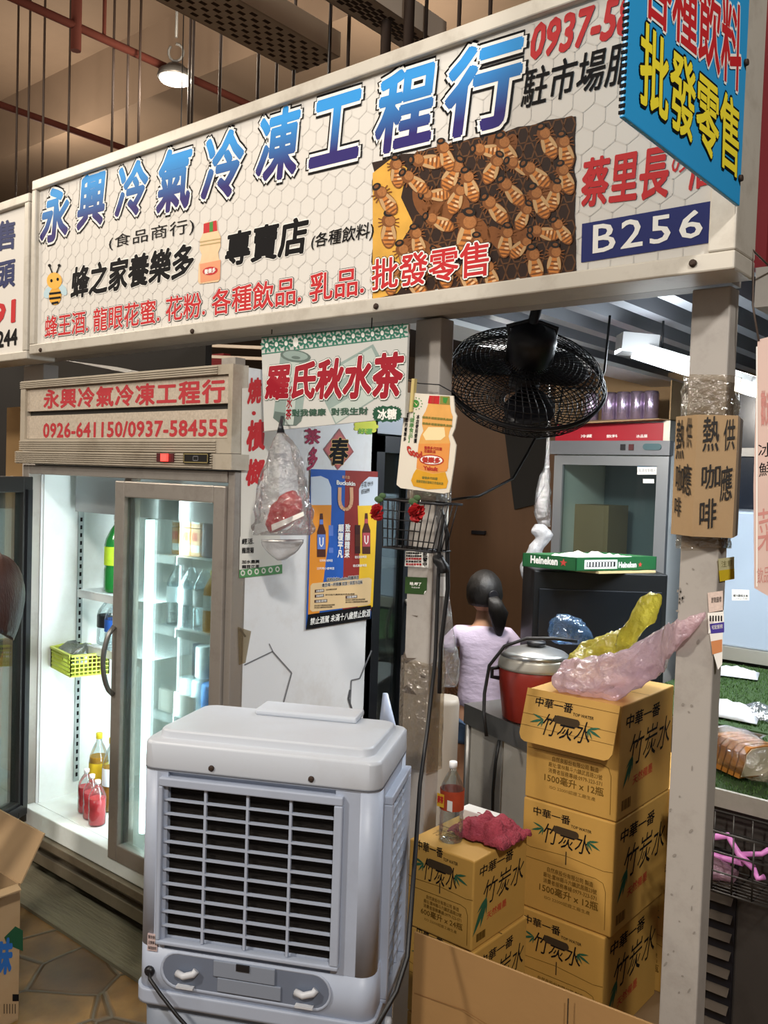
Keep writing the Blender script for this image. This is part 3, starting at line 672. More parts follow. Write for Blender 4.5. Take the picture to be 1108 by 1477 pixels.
f.text('茶', q4(440, 618, 640, 462, 620, 640), ((0, .04, 2),)); f.text('多', q4(444, 645, 678, 458, 646, 676), ((0, .04, 2),), shear=.2)
tag(f.build('side_lettering', [M('purple_red_print', '#a2264a', .5, 0, 0)]), 'two purple red characters stuck on the fridge side under the tea sign', 'lettering')
# cracks and tape on the side panel
f = Flat((1, 0, 0), (PX, 0, 0), zoom=(320, 800, 3.078))
f.line([(100, 490), (225, 430), (310, 525), (265, 690)], 6, 0, 1); f.line([(665, 425), (612, 550), (575, 558), (570, 660), (598, 750)], 6, 0, 1); f.line([(570, 600), (562, 640), (578, 690)], 9, 1, 1.2)
f.line([(210, 395), (228, 432)], 4, 0, 1); f.line([(80, 330), (105, 365)], 9, 0, 1.5)
f.build('panel_cracks', [M('crack_grey', '#6e6e70', .6, 0, .2, 40), M('crack_dark', '#4b4b4d', .6, 0, 0)], t)
f = Flat((1, 0, 0), (PX, 0, 0), zoom=(320, 800, 3.078)); f.poly([(70, 320), (130, 340), (105, 480), (75, 490)], 0, 1.8)
f.build('tape_patch', FILM('yellowed_tape', '#d8d2c4', .12, .25, '#a59a86', .2), t)

# red diamond
f = Flat((1, 0, 0), (PX, 0, 0), zoom=(320, 460, 3.078))
f.poly([(450, 580), (522, 486), (586, 590), (515, 670)], 0, 1); f.poly([(458, 580), (521, 497), (578, 589), (515, 660)], 1, 1.5)
f.text('春', [(480, 530), (562, 530), (556, 645), (476, 645)], ((3, .05, 2), (2, .03, 3)), shear=.1)
tag(f.build('spring_couplet', [M('couplet_dark_red', '#8c1f1c', .5, 0, 0), M('couplet_red', '#b3342a', .5, 0, .15, 20), m_ink, M('couplet_gold', '#c99a4a', .4, .3, 0)]), 'red diamond paper with black brush character above the beer poster', 'paper')
f = Flat((1, 0, 0), (PX, 0, 0), zoom=(320, 460, 3.078))
for a in range(9): f.oval(640+44*math.cos(a*.7), 478+26*math.sin(a*.7), 12, 10, 0, 1)
f.oval(640, 478, 46, 26, 0, 1.3); f.text('好運', [(606, 486), (668, 488), (666, 512), (606, 510)], ((1, .05, 2),))
tag(f.build('round_sticker', [M('lime_print', '#d5d84a', .5, 0, 0), M('leaf_print', '#6aa53c', .5, 0, 0)]), 'lime yellow scalloped sticker peeking out under the tea sign', 'sticker')

# beer poster
f = Flat((1, 0, 0), (PX+.003, 0, 0), zoom=(420, 640, 5.2714))
pm = [M('poster_orange', '#d98a2c', .35, 0, .12, 12), M('poster_blue', '#2456a8', .35, 0, .2, 14), M('poster_maroon', '#8a2b25', .35, 0, .2, 14), M('poster_yellow', '#e2b52c', .35, 0, .12, 10), M('poster_foam', '#c7d0da', .35, 0, .04, 10), m_ink, m_wht,
      M('poster_bottle_brown', '#4a2418', .3, 0, .1, 30), M('poster_tan', '#d2a07a', .35, 0, 0), M('poster_label_blue', '#5a78c0', .35, 0, 0), M('poster_label_red', '#b04a50', .35, 0, 0), M('poster_box', '#d8b98a', .35, 0, .1, 8), M('poster_deep', '#3a1614', .35, 0, 0)]
f.poly([(150, 192), (660, 212), (605, 1330), (112, 1413)], 1, .5)
f.poly([(412, 203), (660, 212), (608, 1270), (390, 1290)], 2, 1)
f.poly([(150, 460), (306, 466), (300, 640), (262, 900), (248, 1020), (215, 1285), (128, 1300)], 0, 1.5)
f.poly([(505, 470), (655, 466), (620, 1240), (505, 1255), (520, 900)], 3, 1.5)
f.poly([(150, 466), (306, 466), (304, 330), (280, 270), (225, 245), (150, 252)], 4, 1.8); f.poly([(515, 472), (655, 468), (660, 255), (590, 252), (535, 300), (515, 345)], 4, 1.8)
def beer(x, y0, y1, wd, lab, lay):
    h = y1-y0
    f.poly([(x+s*wd*a, y0+h*b) for s, prof in ((1, ((.16, 0), (.2, .1), (.22, .25), (.5, .42), (.5, 1))),) for a, b in prof] + [(x-wd*a, y0+h*b) for a, b in ((.5, 1), (.5, .42), (.22, .25), (.2, .1), (.16, 0))], 7, lay)
    f.rect(x-wd*.46, y0+h*.48, x+wd*.46, y0+h*.82, lab, lay+.5); f.rect(x-wd*.2, y0+h*.14, x+wd*.2, y0+h*.25, lab, lay+.5)
    f.line([(x-wd*.2, y0+h*.55), (x-wd*.18, y0+h*.7), (x, y0+h*.76), (x+wd*.18, y0+h*.7), (x+wd*.2, y0+h*.55)], 7, 6, lay+1)
beer(228, 530, 862, 66, 9, 3); beer(570, 528, 838, 62, 10, 3)
f.rect(284, 620, 318, 830, 9, 3); f.rect(484, 618, 524, 835, 12, 3); f.rect(284, 700, 318, 790, 1, 3.5); f.rect(484, 690, 524, 780, 7, 3.5)
f.text('Buckskin', [(345, 278), (484, 290), (484, 320), (345, 310)], ((6, .03, 4),)); f.text('柏克金', [(386, 240), (444, 244), (444, 268), (386, 264)], ((8, .02, 4),))
f.line([(368, 332), (366, 430), (374, 470), (392, 494)], 26, 8, 4); f.line([(392, 494), (412, 500), (434, 492), (452, 465)], 26, 8, 4); f.line([(452, 465), (458, 420), (456, 332)], 26, 8, 4)
f.text('顛覆平凡', [(356, 612), (398, 612), (388, 868), (350, 864)], ((6, .03, 4),), vert=True); f.text('致釀精采', [(410, 610), (448, 610), (440, 866), (404, 868)], ((6, .03, 4),), vert=True)
f.text('手寫 0919\n055699', [(530, 290), (620, 278), (622, 365), (532, 385)], ((5, .0, 4),))
for y, x0, x1 in ((890, 215, 312), (950, 195, 325)): f.text('比利時小麥啤酒', [(x0, y-12), (x1, y-12), (x1, y+8), (x0, y+8)], ((6, .01, 4),))
for y, x0, x1 in ((865, 482, 570), (930, 468, 572)): f.text('德式黑麥啤酒', [(x0, y-12), (x1, y-16), (x1, y+4), (x0, y+8)], ((6, .01, 4),))
f.poly([(160, 1062), (590, 1018), (612, 1030), (600, 1215), (580, 1228), (160, 1278), (142, 1262), (145, 1080)], 11, 2.5)
f.text('喝柏克金Buckskin精釀啤酒', [(270, 1020), (510, 1000), (510, 1030), (270, 1050)], ((6, .07, 4), (5, .02, 5))); f.text('邀您喝一杯精釀 就是 ! 與眾不同味', [(232, 1062), (540, 1036), (540, 1066), (232, 1090)], ((6, .07, 4), (5, .02, 5)))
for y, x0, x1 in ((1120, 178, 248), (1158, 178, 246), (1198, 175, 272), (1166, 412, 500)):
    f.poly([(x0, y-10), (x1, y-16), (x1, y+6), (x0, y+12)], 12, 4); f.text('活動期間', [(x0+8, y-7), (x1-6, y-13), (x1-6, y+3), (x0+8, y+9)], ((6, .01, 5),))
for y, x0, x1 in ((1112, 262, 345), (1150, 258, 480), (1232, 175, 330), (1248, 175, 310), (1190, 412, 560), (1206, 412, 580)): f.text('即日起凡購買指定商品滿額', [(x0, y-7), (x1, y-14), (x1, y-2), (x0, y+5)], ((5, .01, 4),))
f.poly([(128, 1298), (606, 1228), (600, 1332), (112, 1413)], 5, 3)
f.text('禁止酒駕 未滿十八歲禁止飲酒', [(146, 1326), (602, 1256), (596, 1312), (142, 1378)], ((6, .02, 4),))
tag(f.build('beer_poster', pm), 'colourful beer poster with two bottles and a black warning strip at its foot', 'poster')

# white hanging tea sign
TY = 1.852
t = thing('hanging_sign', 'white tea sign with green pattern and red brush characters under the main sign', 'sign', (-1.76, TY, 1.735))
B().slab([aty(377, 488, TY), aty(589, 467, TY), aty(584, 602, TY), aty(381, 622, TY)], (0, .008, 0)).build('sign_board', M('tea_sign_white', '#c9c9c4', .22, 0, .03, 5), t)
f = Flat((0, -1, 0), (0, TY, 0), zoom=(320, 460, 3.078))
tm = [M('tea_green', '#3c7a66', .25, 0, .1, 20), m_wht, M('tea_can_grey', '#93a59f', .25, 0, .15, 20), M('tea_can_pale', '#bcc6bf', .25, 0, .1, 20), M('tea_red', '#9c1a2a', .22, 0, 0), M('tea_ink', '#3a5a4a', .3, 0, 0), M('tea_dark', '#66756f', .3, 0, 0), M('badge_green', '#23543c', .3, 0, 0)]
def band(a, b): return (177+(830-177)*a, (82+(22-82)*a)*(1-b)+(158+(78-158)*a)*b)
for k in range(15):
    a = (k+.55)/15.3; c = band(a, .5)
    for j in range(8):
        an = j*PI/4+.2; f.oval(c[0]+19*math.cos(an), c[1]+24*math.sin(an), 11, 5, 0, 1, math.atan2(24*math.sin(an), 19*math.cos(an)))
    if k == 3: f.oval(c[0], c[1], 12, 22, 1, 2)
    else: f.oval(c[0], c[1], 13, 19, 0, 1.5); f.oval(c[0], c[1], 7.5, 11, 1, 2)
for e in (.02, .98): f.line([band(0, e), band(1, e)], 5, 0, 1.2)
f.poly([(262, 150), (390, 170), (352, 455), (330, 474), (270, 474), (228, 440)], 2, 1); f.oval(328, 165, 68, 27, 6, 2, .12); f.oval(328, 163, 56, 20, 2, 2.3, .12); f.oval(330, 172, 20, 7, 6, 2.5, .1)
f.poly([(300, 190), (345, 195), (318, 470), (280, 470)], 3, 2); f.poly([(236, 410), (360, 430), (352, 455), (330, 474), (270, 474), (228, 440)], 6, 1.5)
f.poly([(408, 262), (672, 112), (715, 190), (700, 345), (505, 468)], 2, 1); f.poly([(425, 268), (665, 128), (690, 180), (480, 300)], 3, 1.5); f.poly([(480, 400), (700, 270), (698, 340), (508, 462)], 3, 1.5)
f.text('秋水茶', [(295, 300), (318, 300), (308, 446), (284, 446)], ((4, .03, 3),), vert=True)
f.text('羅氏秋水茶', [(198, 212), (808, 150), (806, 346), (196, 355)], ((5, .085, 4), (1, .07, 5), (4, .042, 6)), shear=.15)
f.text('對我健康  對我生財', [(313, 402), (650, 392), (650, 424), (313, 432)], ((5, .03, 4),))
f.poly([(735+(60 if i % 2 else 66)*math.copysign(abs(math.cos(i*PI/22))**.6, math.cos(i*PI/22)), 422+(32 if i % 2 else 38)*math.copysign(abs(math.sin(i*PI/22))**.6, math.sin(i*PI/22))) for i in range(44)], 7, 2)
f.text('冰糖', [(694, 402), (778, 398), (776, 444), (694, 448)], ((1, .035, 4),))
f.build('sign_print', tm, t)
for x in (392, 536): p = aty(x, 482 if x < 400 else 474, TY); B().tube([p, p+V((.004, -.002, .1))], .0018, 6).build('hanging_wire', m_blackw, t)
# ================================================================== bottles, cans and boxes in the fridge
def bottle(name, h, r, body, cap, label, lab_mat, neck=.3, clear=None, fill=None, cat='bottle', group=None):
    """drink bottle at the origin: body, cap, wrap label"""
    o = thing(name, label, cat, (0, 0, 0), group)
    prof = [(r*.8, 0), (r*.98, h*.02), (r, h*.08), (r, h*.3), (r*.95, h*.34), (r, h*.38), (r, h*.62), (r*.9, h*.70), (r*.55, h*.82), (r*neck, h*.88), (r*neck, h*.93)]
    B().lathe(prof, n=18).build('bottle_body', body, o)
    if fill: B().lathe([(r*.76, .003), (r*.93, h*.03), (r*.94, h*.3), (r*.90, h*.34), (r*.94, h*.38), (r*.94, h*fill[1])], n=16).build('drink', fill[0], o)
    B().lathe([(r*neck*1.12, h*.92), (r*neck*1.12, h*.995), (r*neck*.9, h)], n=14).build('cap', cap, o)
    if lab_mat: B().lathe([(r*1.012, h*.36), (r*1.012, h*.60)], n=18, cap=False).build('wrap_label', lab_mat, o)
    return o
m_clearb = FILM('clear_pet', '#eef4f5', .07, .05, '#c8d4d8', .04)
m_greenb = M('green_soda_pet', '#1f7a34', .15, 0, .1, 10, trans=.2); m_tea = M('amber_tea_drink', '#c08a1c', .15, 0, .1, 10); m_redd = M('red_soda_drink', '#e03440', .15, 0, .1, 10)
m_ycap = M('yellow_cap', '#e8d12a', .4, 0, 0); m_wcap = M('white_cap', '#f0f0f0', .4, 0, 0); m_dcap = M('dark_cap', '#22242a', .4, 0, 0)
m_blab = M('blue_label', '#2a57a8', .4, 0, .2, 30); m_ylab = M('yellow_label', '#e0c030', .4, 0, .2, 30); m_limel = M('lime_label', '#a8c832', .4, 0, .3, 30); m_wlab = M('pale_label', '#d8e4e8', .4, 0, .1, 20)
def put(o, loc): o.location = loc; return o
g1 = 'bottles in the open half of the fridge'
put(bottle('drink_bottle', .30, .05, m_greenb, m_wcap, 'green soda bottle with white cap on the upper left fridge shelf', m_limel, group=g1), (-3.005, 2.0, 1.114))
put(bottle('drink_bottle', .195, .045, m_clearb, m_dcap, 'large clear bottle with dark label under the green soda bottle', m_dcap, group=g1), (-3.055, 2.0, .902))
put(bottle('drink_bottle', .195, .042, m_clearb, m_blab, 'clear bottle with blue label right of the dark label bottle', m_blab, group=g1), (-2.955, 1.965, .902))
put(bottle('drink_bottle', .29, .038, m_clearb, m_ycap, 'amber tea bottle with yellow cap on the fridge floor', m_ylab, fill=(m_tea, .68), group=g1), (-3.09, 1.99, .252))
put(bottle('drink_bottle', .29, .036, m_clearb, m_ycap, 'second yellow capped tea bottle behind the first on the fridge floor', m_wlab, fill=(m_tea, .6), group=g1), (-3.0, 1.99, .252))
for k, (x, y) in enumerate(((-3.055, 1.915), (-2.985, 1.895), (-2.915, 1.875))):
    put(bottle('drink_bottle', .17, .032, m_clearb, m_wcap, 'red soda bottle on the fridge floor, ' + ('leftmost', 'middle', 'rightmost')[k] + ' of three in a row', None, fill=(m_redd, .6), group='red soda bottles on the fridge floor'), (x, y, .252))
p = aty(110, 975, 1.93)
tag(B().box(-3.17, -3.09, 1.985, 2.02, .8, .875).build('paper_carton', m_card), 'small brown carton piece beside the dark label bottle', 'carton')
# lime basket hung on the wall of the open half
c = aty(115, 952, 1.93)
t = thing('plastic_basket', 'lime green perforated plastic basket clipped inside the open fridge', 'basket', c+V((0, 0, -.05)))
m_lime = M('lime_plastic', '#c9d84a', .4, 0, .05, 10)
ax, ay, az = V((.105, -.02, .0)), V((.02, .07, 0)), V((0, 0, .04))
b = B(); b.obox(c-az, ax*.9, ay*.9, V((0, 0, .003)))
def lattice(o, u, w, n, m_):
    for i in range(n+1): b.bar(o+u*(i/n), o+u*(i/n)+w, .004, .004)
    for j in range(m_+1): b.bar(o+w*(j/m_), o+w*(j/m_)+u, .004, .004)
cs = [c+ax*i+ay*j for i, j in ((-1, -1), (1, -1), (1, 1), (-1, 1))]
for i in range(4): lattice(cs[i]-az, cs[(i+1) % 4]-cs[i], az*2, 14 if i % 2 == 0 else 9, 5)
b.build('basket_body', m_lime, t)
b = B()
for i in range(4): b.bar(cs[i]+az, cs[(i+1) % 4]+az, .012, .008)
b.build('basket_rim', m_lime, t)
B().tube([cs[0]+az, V((-3.274, c.y, c.z+.045)), cs[3]+az], .003, 6).build('hook', m_lime, t)
b = B(); b.loft([(c+V((-.09+.03*k, -.02, .035+.012*math.sin(k*1.7))), V((0, .05*math.sin(.5+k*.4), 0)), V((0, .01, .025))) for k in range(6)], 14, .25, 25)
tag(b.build('crumpled_bag', FILM('grey_bag_film', '#c9cdca', .14, .45, '#8f948f', .15, bump=.8)), 'crumpled grey clear bag lying in the lime basket', 'bag')
# right half
def carton(x, y, z, w_, d_, h, mt, label, group):
    o = thing('drink_carton', label, 'carton', (x, y, z), group)
    B().box(x-w_/2, x+w_/2, y-d_/2, y+d_/2, z, z+h).build('carton_body', mt, o, bevel=.002)
    f = Flat((0, -1, 0), (x, y-d_/2, z), u=(1, 0, 0), v=(0, 0, 1)); f.rect(-w_*.4, h*.15, w_*.4, h*.4, 0, 1); f.rect(-w_*.4, h*.55, w_*.2, h*.85, 1, 1)
    f.build('carton_print', [m_wlab, M('carton_red_print', '#b05038', .5, 0, 0)], o); return o
mc = M('tan_drink_carton', '#b58a50', .5, 0, .2, 40)
k = 0
for j in range(2):
    for i in range(3):
        k += 1; carton(-2.60+i*.055, 2.0, 1.297+j*.1, .05, .06, .098, mc, 'tan drink carton on the top fridge shelf, %s row, %s' % (('lower', 'upper')[j], ('left', 'middle', 'right')[i]), 'tan cartons on the top shelf')
def can(x, y, z, mt, label, group, r=.031, h=.115):
    o = thing('drink_can', label, 'can', (x, y, z), group)
    B().lathe([(r*.8, 0), (r, h*.05), (r, h*.92), (r*.85, h)], (x, y, z), n=16).build('can_body', mt, o)
    B().lathe([(r*.84, h*.985), (r*.7, h*.975), (.004, h*.975)], (x, y, z), n=16).build('can_lid', m_alu, o); return o
m_canw = M('white_can_print', '#b9c6c8', .3, .4, .4, 40); m_cand = M('dark_can_print', '#39434e', .3, .3, .5, 45); m_canb = M('blue_can_print', '#4b86c4', .3, .3, .3, 45)
can(-2.435, 2.0, 1.297, m_cand, 'dark patterned can on the top fridge shelf beside the tan cartons', 'cans on the top shelf', .035, .125); can(-2.36, 2.0, 1.297, m_cand, 'dark patterned can at the right end of the top fridge shelf', 'cans on the top shelf', .035, .125)
for k in range(3): put(bottle('drink_bottle', .235, .04, m_clearb, m_wcap, 'frosted water bottle on the second fridge shelf, ' + ('left', 'middle', 'right')[k] + ' of three', m_wlab, group='bottles on the second fridge shelf'), (-2.60+k*.075, 1.985, 1.042))
put(bottle('drink_bottle', .215, .034, m_tea, m_ycap, 'yellow drink bottle with white label on the second fridge shelf', m_wlab, group='bottles on the second fridge shelf'), (-2.405, 1.985, 1.042))
put(bottle('drink_bottle', .2, .032, m_clearb, m_wcap, 'blue labelled bottle at the right end of the second fridge shelf', m_blab, group='bottles on the second fridge shelf'), (-2.33, 1.985, 1.042))
tag(B().box(-2.66, -2.2, 2.1, 2.3, .733, .95).build('shrink_wrapped_case', M('case_blue_grey', '#5b6b78', .3, .1, .5, 25), bevel=.006), 'blue grey wrapped drinks case behind the cans in the fridge', 'case')
can(-2.5, 2.03, .733+.125, m_canw, 'pale can standing on top of the can row in the fridge', 'cans on the third shelf')
for k in range(5): can(-2.585+k*.068, 2.02 if k != 1 else 2.03, .733, (m_canw, m_canw, m_canb, m_canb, m_canb)[k], 'can on the third fridge shelf, %s from the left' % ('first', 'second', 'third', 'fourth', 'fifth')[k], 'cans on the third shelf')
b = B(); b.box(-2.64, -2.44, 1.94, 1.95, .733, .81); b.box(-2.64, -2.44, 1.95, 1.985, .733, .737)
tag(b.build('can_tray', m_wht), 'low white tray edge in front of the cans in the fridge', 'tray')

# ================================================================== evaporative air cooler
t = cooler = thing('air_cooler', 'large grey white portable evaporative air cooler standing in front of the fridge', 'air cooler')
m_c1 = M('cooler_light_grey', '#a9b2c3', .42, 0, .05, 4, dirt='#7d8088', dirt_amt=.25, dirt_scale=5)
m_c2 = M('cooler_tank_grey', '#7f8794', .45, 0, .06, 4, dirt='#5a5f68', dirt_amt=.3)
m_c3 = M('cooler_recess_blue_grey', '#6a7384', .45, 0, .05, 5)
m_pad = M('cooling_pad_dark', '#1d1916', .9, 0, .3, 20, bump=.8, bscale=60, stretch=(.5, 1, 3))
m_c4 = M('cooler_top_white', '#c2c8d1', .4, 0, .06, 3, dirt='#9b948a', dirt_amt=.3, dirt_scale=3)
W2, DP = .2875, .35
def rrect(x0, x1, y0, y1, r, z, n=5):
    pts = []
    for cx, cy, a0 in ((x1-r, y0+r, -90), (x1-r, y1-r, 0), (x0+r, y1-r, 90), (x0+r, y0+r, 180)):
        for k in range(n+1): a = math.radians(a0+90*k/n); pts.append((cx+r*math.cos(a), cy+r*math.sin(a), z))
    return pts
# upper body with openings for the pads: corner posts, rails
b = B(); b.rings([rrect(-W2, W2, 0, DP, .035, z) for z in (.895, .9)] , cap=True); b.rings([rrect(-W2+s, W2-s, s, DP-s, .035, z) for s, z in ((.0, .345), (.0, .475))], cap=True)
for x0, x1 in ((-W2, -W2+.075), (W2-.075, W2)):
    b.rings([rrect(x0, x1, 0, .08, .035, z) for z in (.475, .895)]); b.rings([rrect(x0, x1, DP-.08, DP, .035, z) for z in (.475, .895)])
b.box(W2-.10, W2-.036, .0004, .05, .4755, .8945); b.box(-W2+.036, -W2+.07, .0004, .05, .4755, .8945)
b.box(-W2+.03, W2-.03, .012, .05, .475, .50); b.box(-W2+.03, W2-.03, .012, .05, .872, .895); b.box(-W2+.03, W2-.03, DP-.05, DP-.012, .475, .895)
b.box(-W2+.01, -W2+.04, .03, DP-.03, .475, .895); b.box(W2-.04, W2-.004, .03, .085, .475, .895); b.box(W2-.04, W2-.004, .035, DP-.03, .855, .895)
b.build('housing', m_c1, t)
B().rings([rrect(-W2-.006, W2+.006, -.006, DP+.006, .038, z) for z in (.338, .345, .368, .374)]).build('lower_lip', m_c1, t)
# water tank
B().rings([rrect(-W2+s, W2-s, s, DP-s, .04, z) for s, z in ((.025, .09), (.012, .12), (.008, .338))]).build('water_tank', m_c2, t)
# lid
b = B(); b.rings([rrect(-W2+s, W2-s, s, DP-s, .035, z) for s, z in ((.0, .9), (-.001, .904), (.0, .957), (.004, .964), (.024, .967), (.027, .984), (.031, .988))])
for v in b.bm.verts: v.co.z -= max(0, (v.co.z-.94))*(v.co.y/DP)*.35
b.build('lid', m_c4, t, bevel=.002)
b = B(); b.box(-.10, .17, DP-.10, DP-.01, .975, .992); b.build('top_hatch', m_c4, t, bevel=.006)
b = B(); b.rings([rrect(-W2-.0012, W2+.0012, -.0012, DP+.0012, .036, z) for z in (.8985, .9015)]); b.build('seam', M('seam_dark', '#63676f', .6, 0, 0), t)
for x in (-.11, .13): B().lathe([(.007, 0), (.007, .003), (.003, .005)], (x, -.001, .915), (0, -1, 0), 10).build('screw', m_rust, t)
# front pad and grille
B().box(-W2+.052, W2-.09, .016, .022, .50, .872).build('cooling_pad', m_pad, t)
def grille(o, u, v, n, cols, rows, wd, ht, nm='front_grille'):
    """frame and lattice in the plane o + u*a + v*b, facing n"""
    fr = B(); F = .02
    for a0, b0, a1, b1 in ((0, 0, wd, F*.5), (0, ht-F, wd, ht), (0, F*.5, F*.5, ht-F), (wd-F, F*.5, wd, ht-F)):
        fr.obox(o+u*((a0+a1)/2)+v*((b0+b1)/2)+n*.006, u*((a1-a0)/2), v*((b1-b0)/2), n*.011)
    g = fr.build(nm, m_c1, t, bevel=.003)
    lt = B()
    for i in range(1, cols): a = F*.5+(wd-F*1.5)*i/cols; lt.obox(o+u*a+v*(ht/2)+n*.004, u*.003, v*(ht/2-F*.6), n*.004)
    for j in range(1, rows): q = F*.5+(ht-F*1.5)*j/rows; lt.obox(o+u*(wd/2)+v*q+n*.004, u*(wd/2-F*.6), v*.0022, n*.0042)
    lt.build('grille_bars', m_c1, g); return g
grille(V((-W2+.052, .004, .488)), V((1, 0, 0)), V((0, 0, 1)), V((0, -1, 0)), 4, 11, .443, .396)
B().box(W2-.02, W2-.016, .09, DP-.03, .375, .85).build('cooling_pad', m_pad, t)
grille(V((W2-.002, .085, .372)), V((0, 1, 0)), V((0, 0, 1)), V((1, 0, 0)), 4, 14, .235, .49, 'side_grille')
# control recess with two clips
def stad(cx, cz, hw, r, y):
    return [(cx-hw+r*math.cos(a), y, cz+r*math.sin(a)) for a in [PI/2+PI*k/10 for k in range(11)]] + [(cx+hw+r*math.cos(a), y, cz+r*math.sin(a)) for a in [-PI/2+PI*k/10 for k in range(11)]]
cx, cz = -.016, .428
B().slab(stad(cx, cz, .165, .038, -.0015), (0, .004, 0)).build('control_recess', m_c3, t)
b = B(); b.rings([stad(cx, cz, .165, .044, -.001), stad(cx, cz, .165, .043, -.005), stad(cx, cz, .165, .038, -.0015)], cap=False); b.build('recess_lip', m_c1, t)
b = B(); b.box(cx-.075, cx+.075, -.007, -.001, .43, .468); b.box(cx-.065, cx+.09, -.006, -.001, .395, .428); pl = b.build('service_cover', M('cooler_cover_grey', '#838b99', .45, 0, .05, 5), t, bevel=.002)
B().box(cx-.018, cx+.014, -.010, -.006, .453, .468).build('latch', m_black, pl)
for x in (-.15, .14):
    b = B(); b.tube([(x-.03, -.008, .425), (x-.01, -.016, .424), (x+.012, -.012, .43), (x+.018, -.008, .438)], .008, 8); b.box(x-.03, x+.012, -.014, -.002, .392, .397); b.build('clip', M('clip_white', '#c9cbd0', .4, 0, 0), t)
B().box(-W2+.028, -W2+.053, -.0025, .002, .465, .505).build('rating_sticker', M('sticker_pinkish', '#c9b3b0', .5, 0, .2, 120), t)
f = Flat((0, -1, 0), (-W2+.026, -.0026, 0), u=(1, 0, 0), v=(0, 0, 1))
for i, tx in enumerate(('警告使用', '注意事項', '保固說明')): f.text(tx, [(.004, .502-i*.013), (.025, .502-i*.013), (.025, .494-i*.013), (.004, .494-i*.013)], ((0, .01, 1),))
f.build('sticker_print', [m_ink], t)
for sx in (-1, 1):
    for y in (.06, DP-.06):
        x = sx*(W2-.06); b = B(); b.lathe([(.012, -.012), (.036, -.012), (.036, .012), (.012, .012)], (x, y, .036), (1, 0, 0), 18); wh = b.build('caster', m_black, t)
        b = B(); b.box(x-.018, x+.018, y-.018, y+.018, .072, .092); b.box(x-.018, x-.014, y-.012, y+.012, .03, .08); b.box(x+.014, x+.018, y-.012, y+.012, .03, .08); b.build('caster_fork', m_dsteel, wh)
B().lathe([(.014, 0), (.014, .012), (.008, .016)], (W2-.01, DP*.6, .25), (1, 0, 0), 12).build('drain_plug', M('clip_white', '#c9cbd0'), t)
B().tube([(-W2+.035, -.002, .415), (-W2+.045, -.02, .408), (-W2+.08, -.035, .385), (-W2+.125, -.04, .345), (-W2+.17, -.04, .305), (-W2+.21, -.045, .26), (-W2+.24, -.05, .15), (-W2+.26, -.055, .04), (-W2+.3, -.1, .008), (-W2+.5, -.2, .008)], .0045, 8).build('power_cord', m_cable, t)
B().lathe([(.013, 0), (.013, .004), (.008, .010)], (-W2+.035, 0, .415), (0, -1, 0), 12).build('cord_grommet', m_black, t)
t.location = (-1.4855, 1.3665, 0); t.rotation_euler.z = math.radians(27.6)

# ================================================================== water cartons
m_box = M('yellow_kraft_carton', '#bf9346', .7, 0, .07, 12, dirt='#a57a2c', dirt_amt=.3, dirt_scale=6, bump=.06, bscale=40)
m_slit = M('slit_dark', '#3a2a12', .9, 0, 0); m_leaf = M('bamboo_leaf_print', '#2c5c44', .6, 0, .3, 60); m_bred = M('box_red_print', '#b8452e', .6, 0, 0)
BM = [m_ink, m_leaf, m_slit, m_bred, M('box_tan_print', '#6d4f1c', .6, 0, 0)]
def leaf(f, x, y, ln, an, wd=.16, lay=2):
    c, s = math.cos(an), math.sin(an)
    f.poly([(x+c*ln*a-s*ln*wd*w_, y+s*ln*a+c*ln*wd*w_) for a, w_ in ((0, 0), (.25, .35), (.5, .45), (.8, .25), (1, 0), (.75, -.25), (.45, -.42), (.2, -.25))], 1, lay)
def brand(f, w_, y, k=1.0, hole=True):
    """the printed name, the hand hole and the bamboo brush lettering across a width w_ at height y (its centre)"""
    f.text('中華一番', [(w_*.12, y+.058*k), (w_*.53, y+.058*k), (w_*.53, y+.033*k), (w_*.12, y+.033*k)], ((0, .015, 2),))
    f.text('TOP WATER', [(w_*.54, y+.036*k), (w_*.76, y+.036*k), (w_*.76, y+.028*k), (w_*.54, y+.028*k)], ((0, .01, 2),))
    f.text('竹炭水', [(w_*.24, y+.020*k), (w_*.76, y+.020*k), (w_*.76, y-.038*k), (w_*.24, y-.038*k)], ((0, .0, 2),), shear=.2)
    for sx, x in ((-1, w_*.24), (1, w_*.72)):
        for ln, an in ((.042, 200), (.036, 165), (.028, 235), (.022, 260)):
            a = math.radians(an if sx < 0 else 180-an); leaf(f, x, y+.002, ln*k, a, .2, 2.5)
    if hole:
        f.poly([(w_*.49+(.028*math.copysign(1, math.cos(a))+.012*math.cos(a)), y+.010*k+.011*math.sin(a)) for a in [2*PI*i/20+.01 for i in range(20)]], 2, 4)
def lower(f, w_, h, big, txt2='1500毫升 x 12瓶', lines=True):
    f.line([(w_*.5, h*.50), (w_*.5, h*.62)], .0035, 2, 1)
    for k, (tx, a, c) in enumerate((('自然泉股份有限公司 製造', .30, .80), ('廠址:雲林縣斗六鎮武昌路23號', .26, .84), ('消費者服務專線:0979-323-571', .26, .84))):
        f.text(tx, [(w_*a, h*(.43-k*.055)), (w_*c, h*(.43-k*.055)), (w_*c, h*(.385-k*.055)), (w_*a, h*(.385-k*.055))], ((4, .01, 1),))
    f.text(txt2, [(w_*.22, h*.265), (w_*.86, h*.265), (w_*.86, h*.19), (w_*.22, h*.19)], ((4, .02, 1),))
    f.text('ISO 22000認證工廠生產', [(w_*.28, h*.165), (w_*.78, h*.165), (w_*.78, h*.13), (w_*.28, h*.13)], ((4, .008, 1),))
    f.line([(w_*.02, h*.46), (w_*.82, h*.47), (w_*.9, h*.45), (w_*.93, h*.38), (w_*.935, h*.05)], .0016, 4, 1)
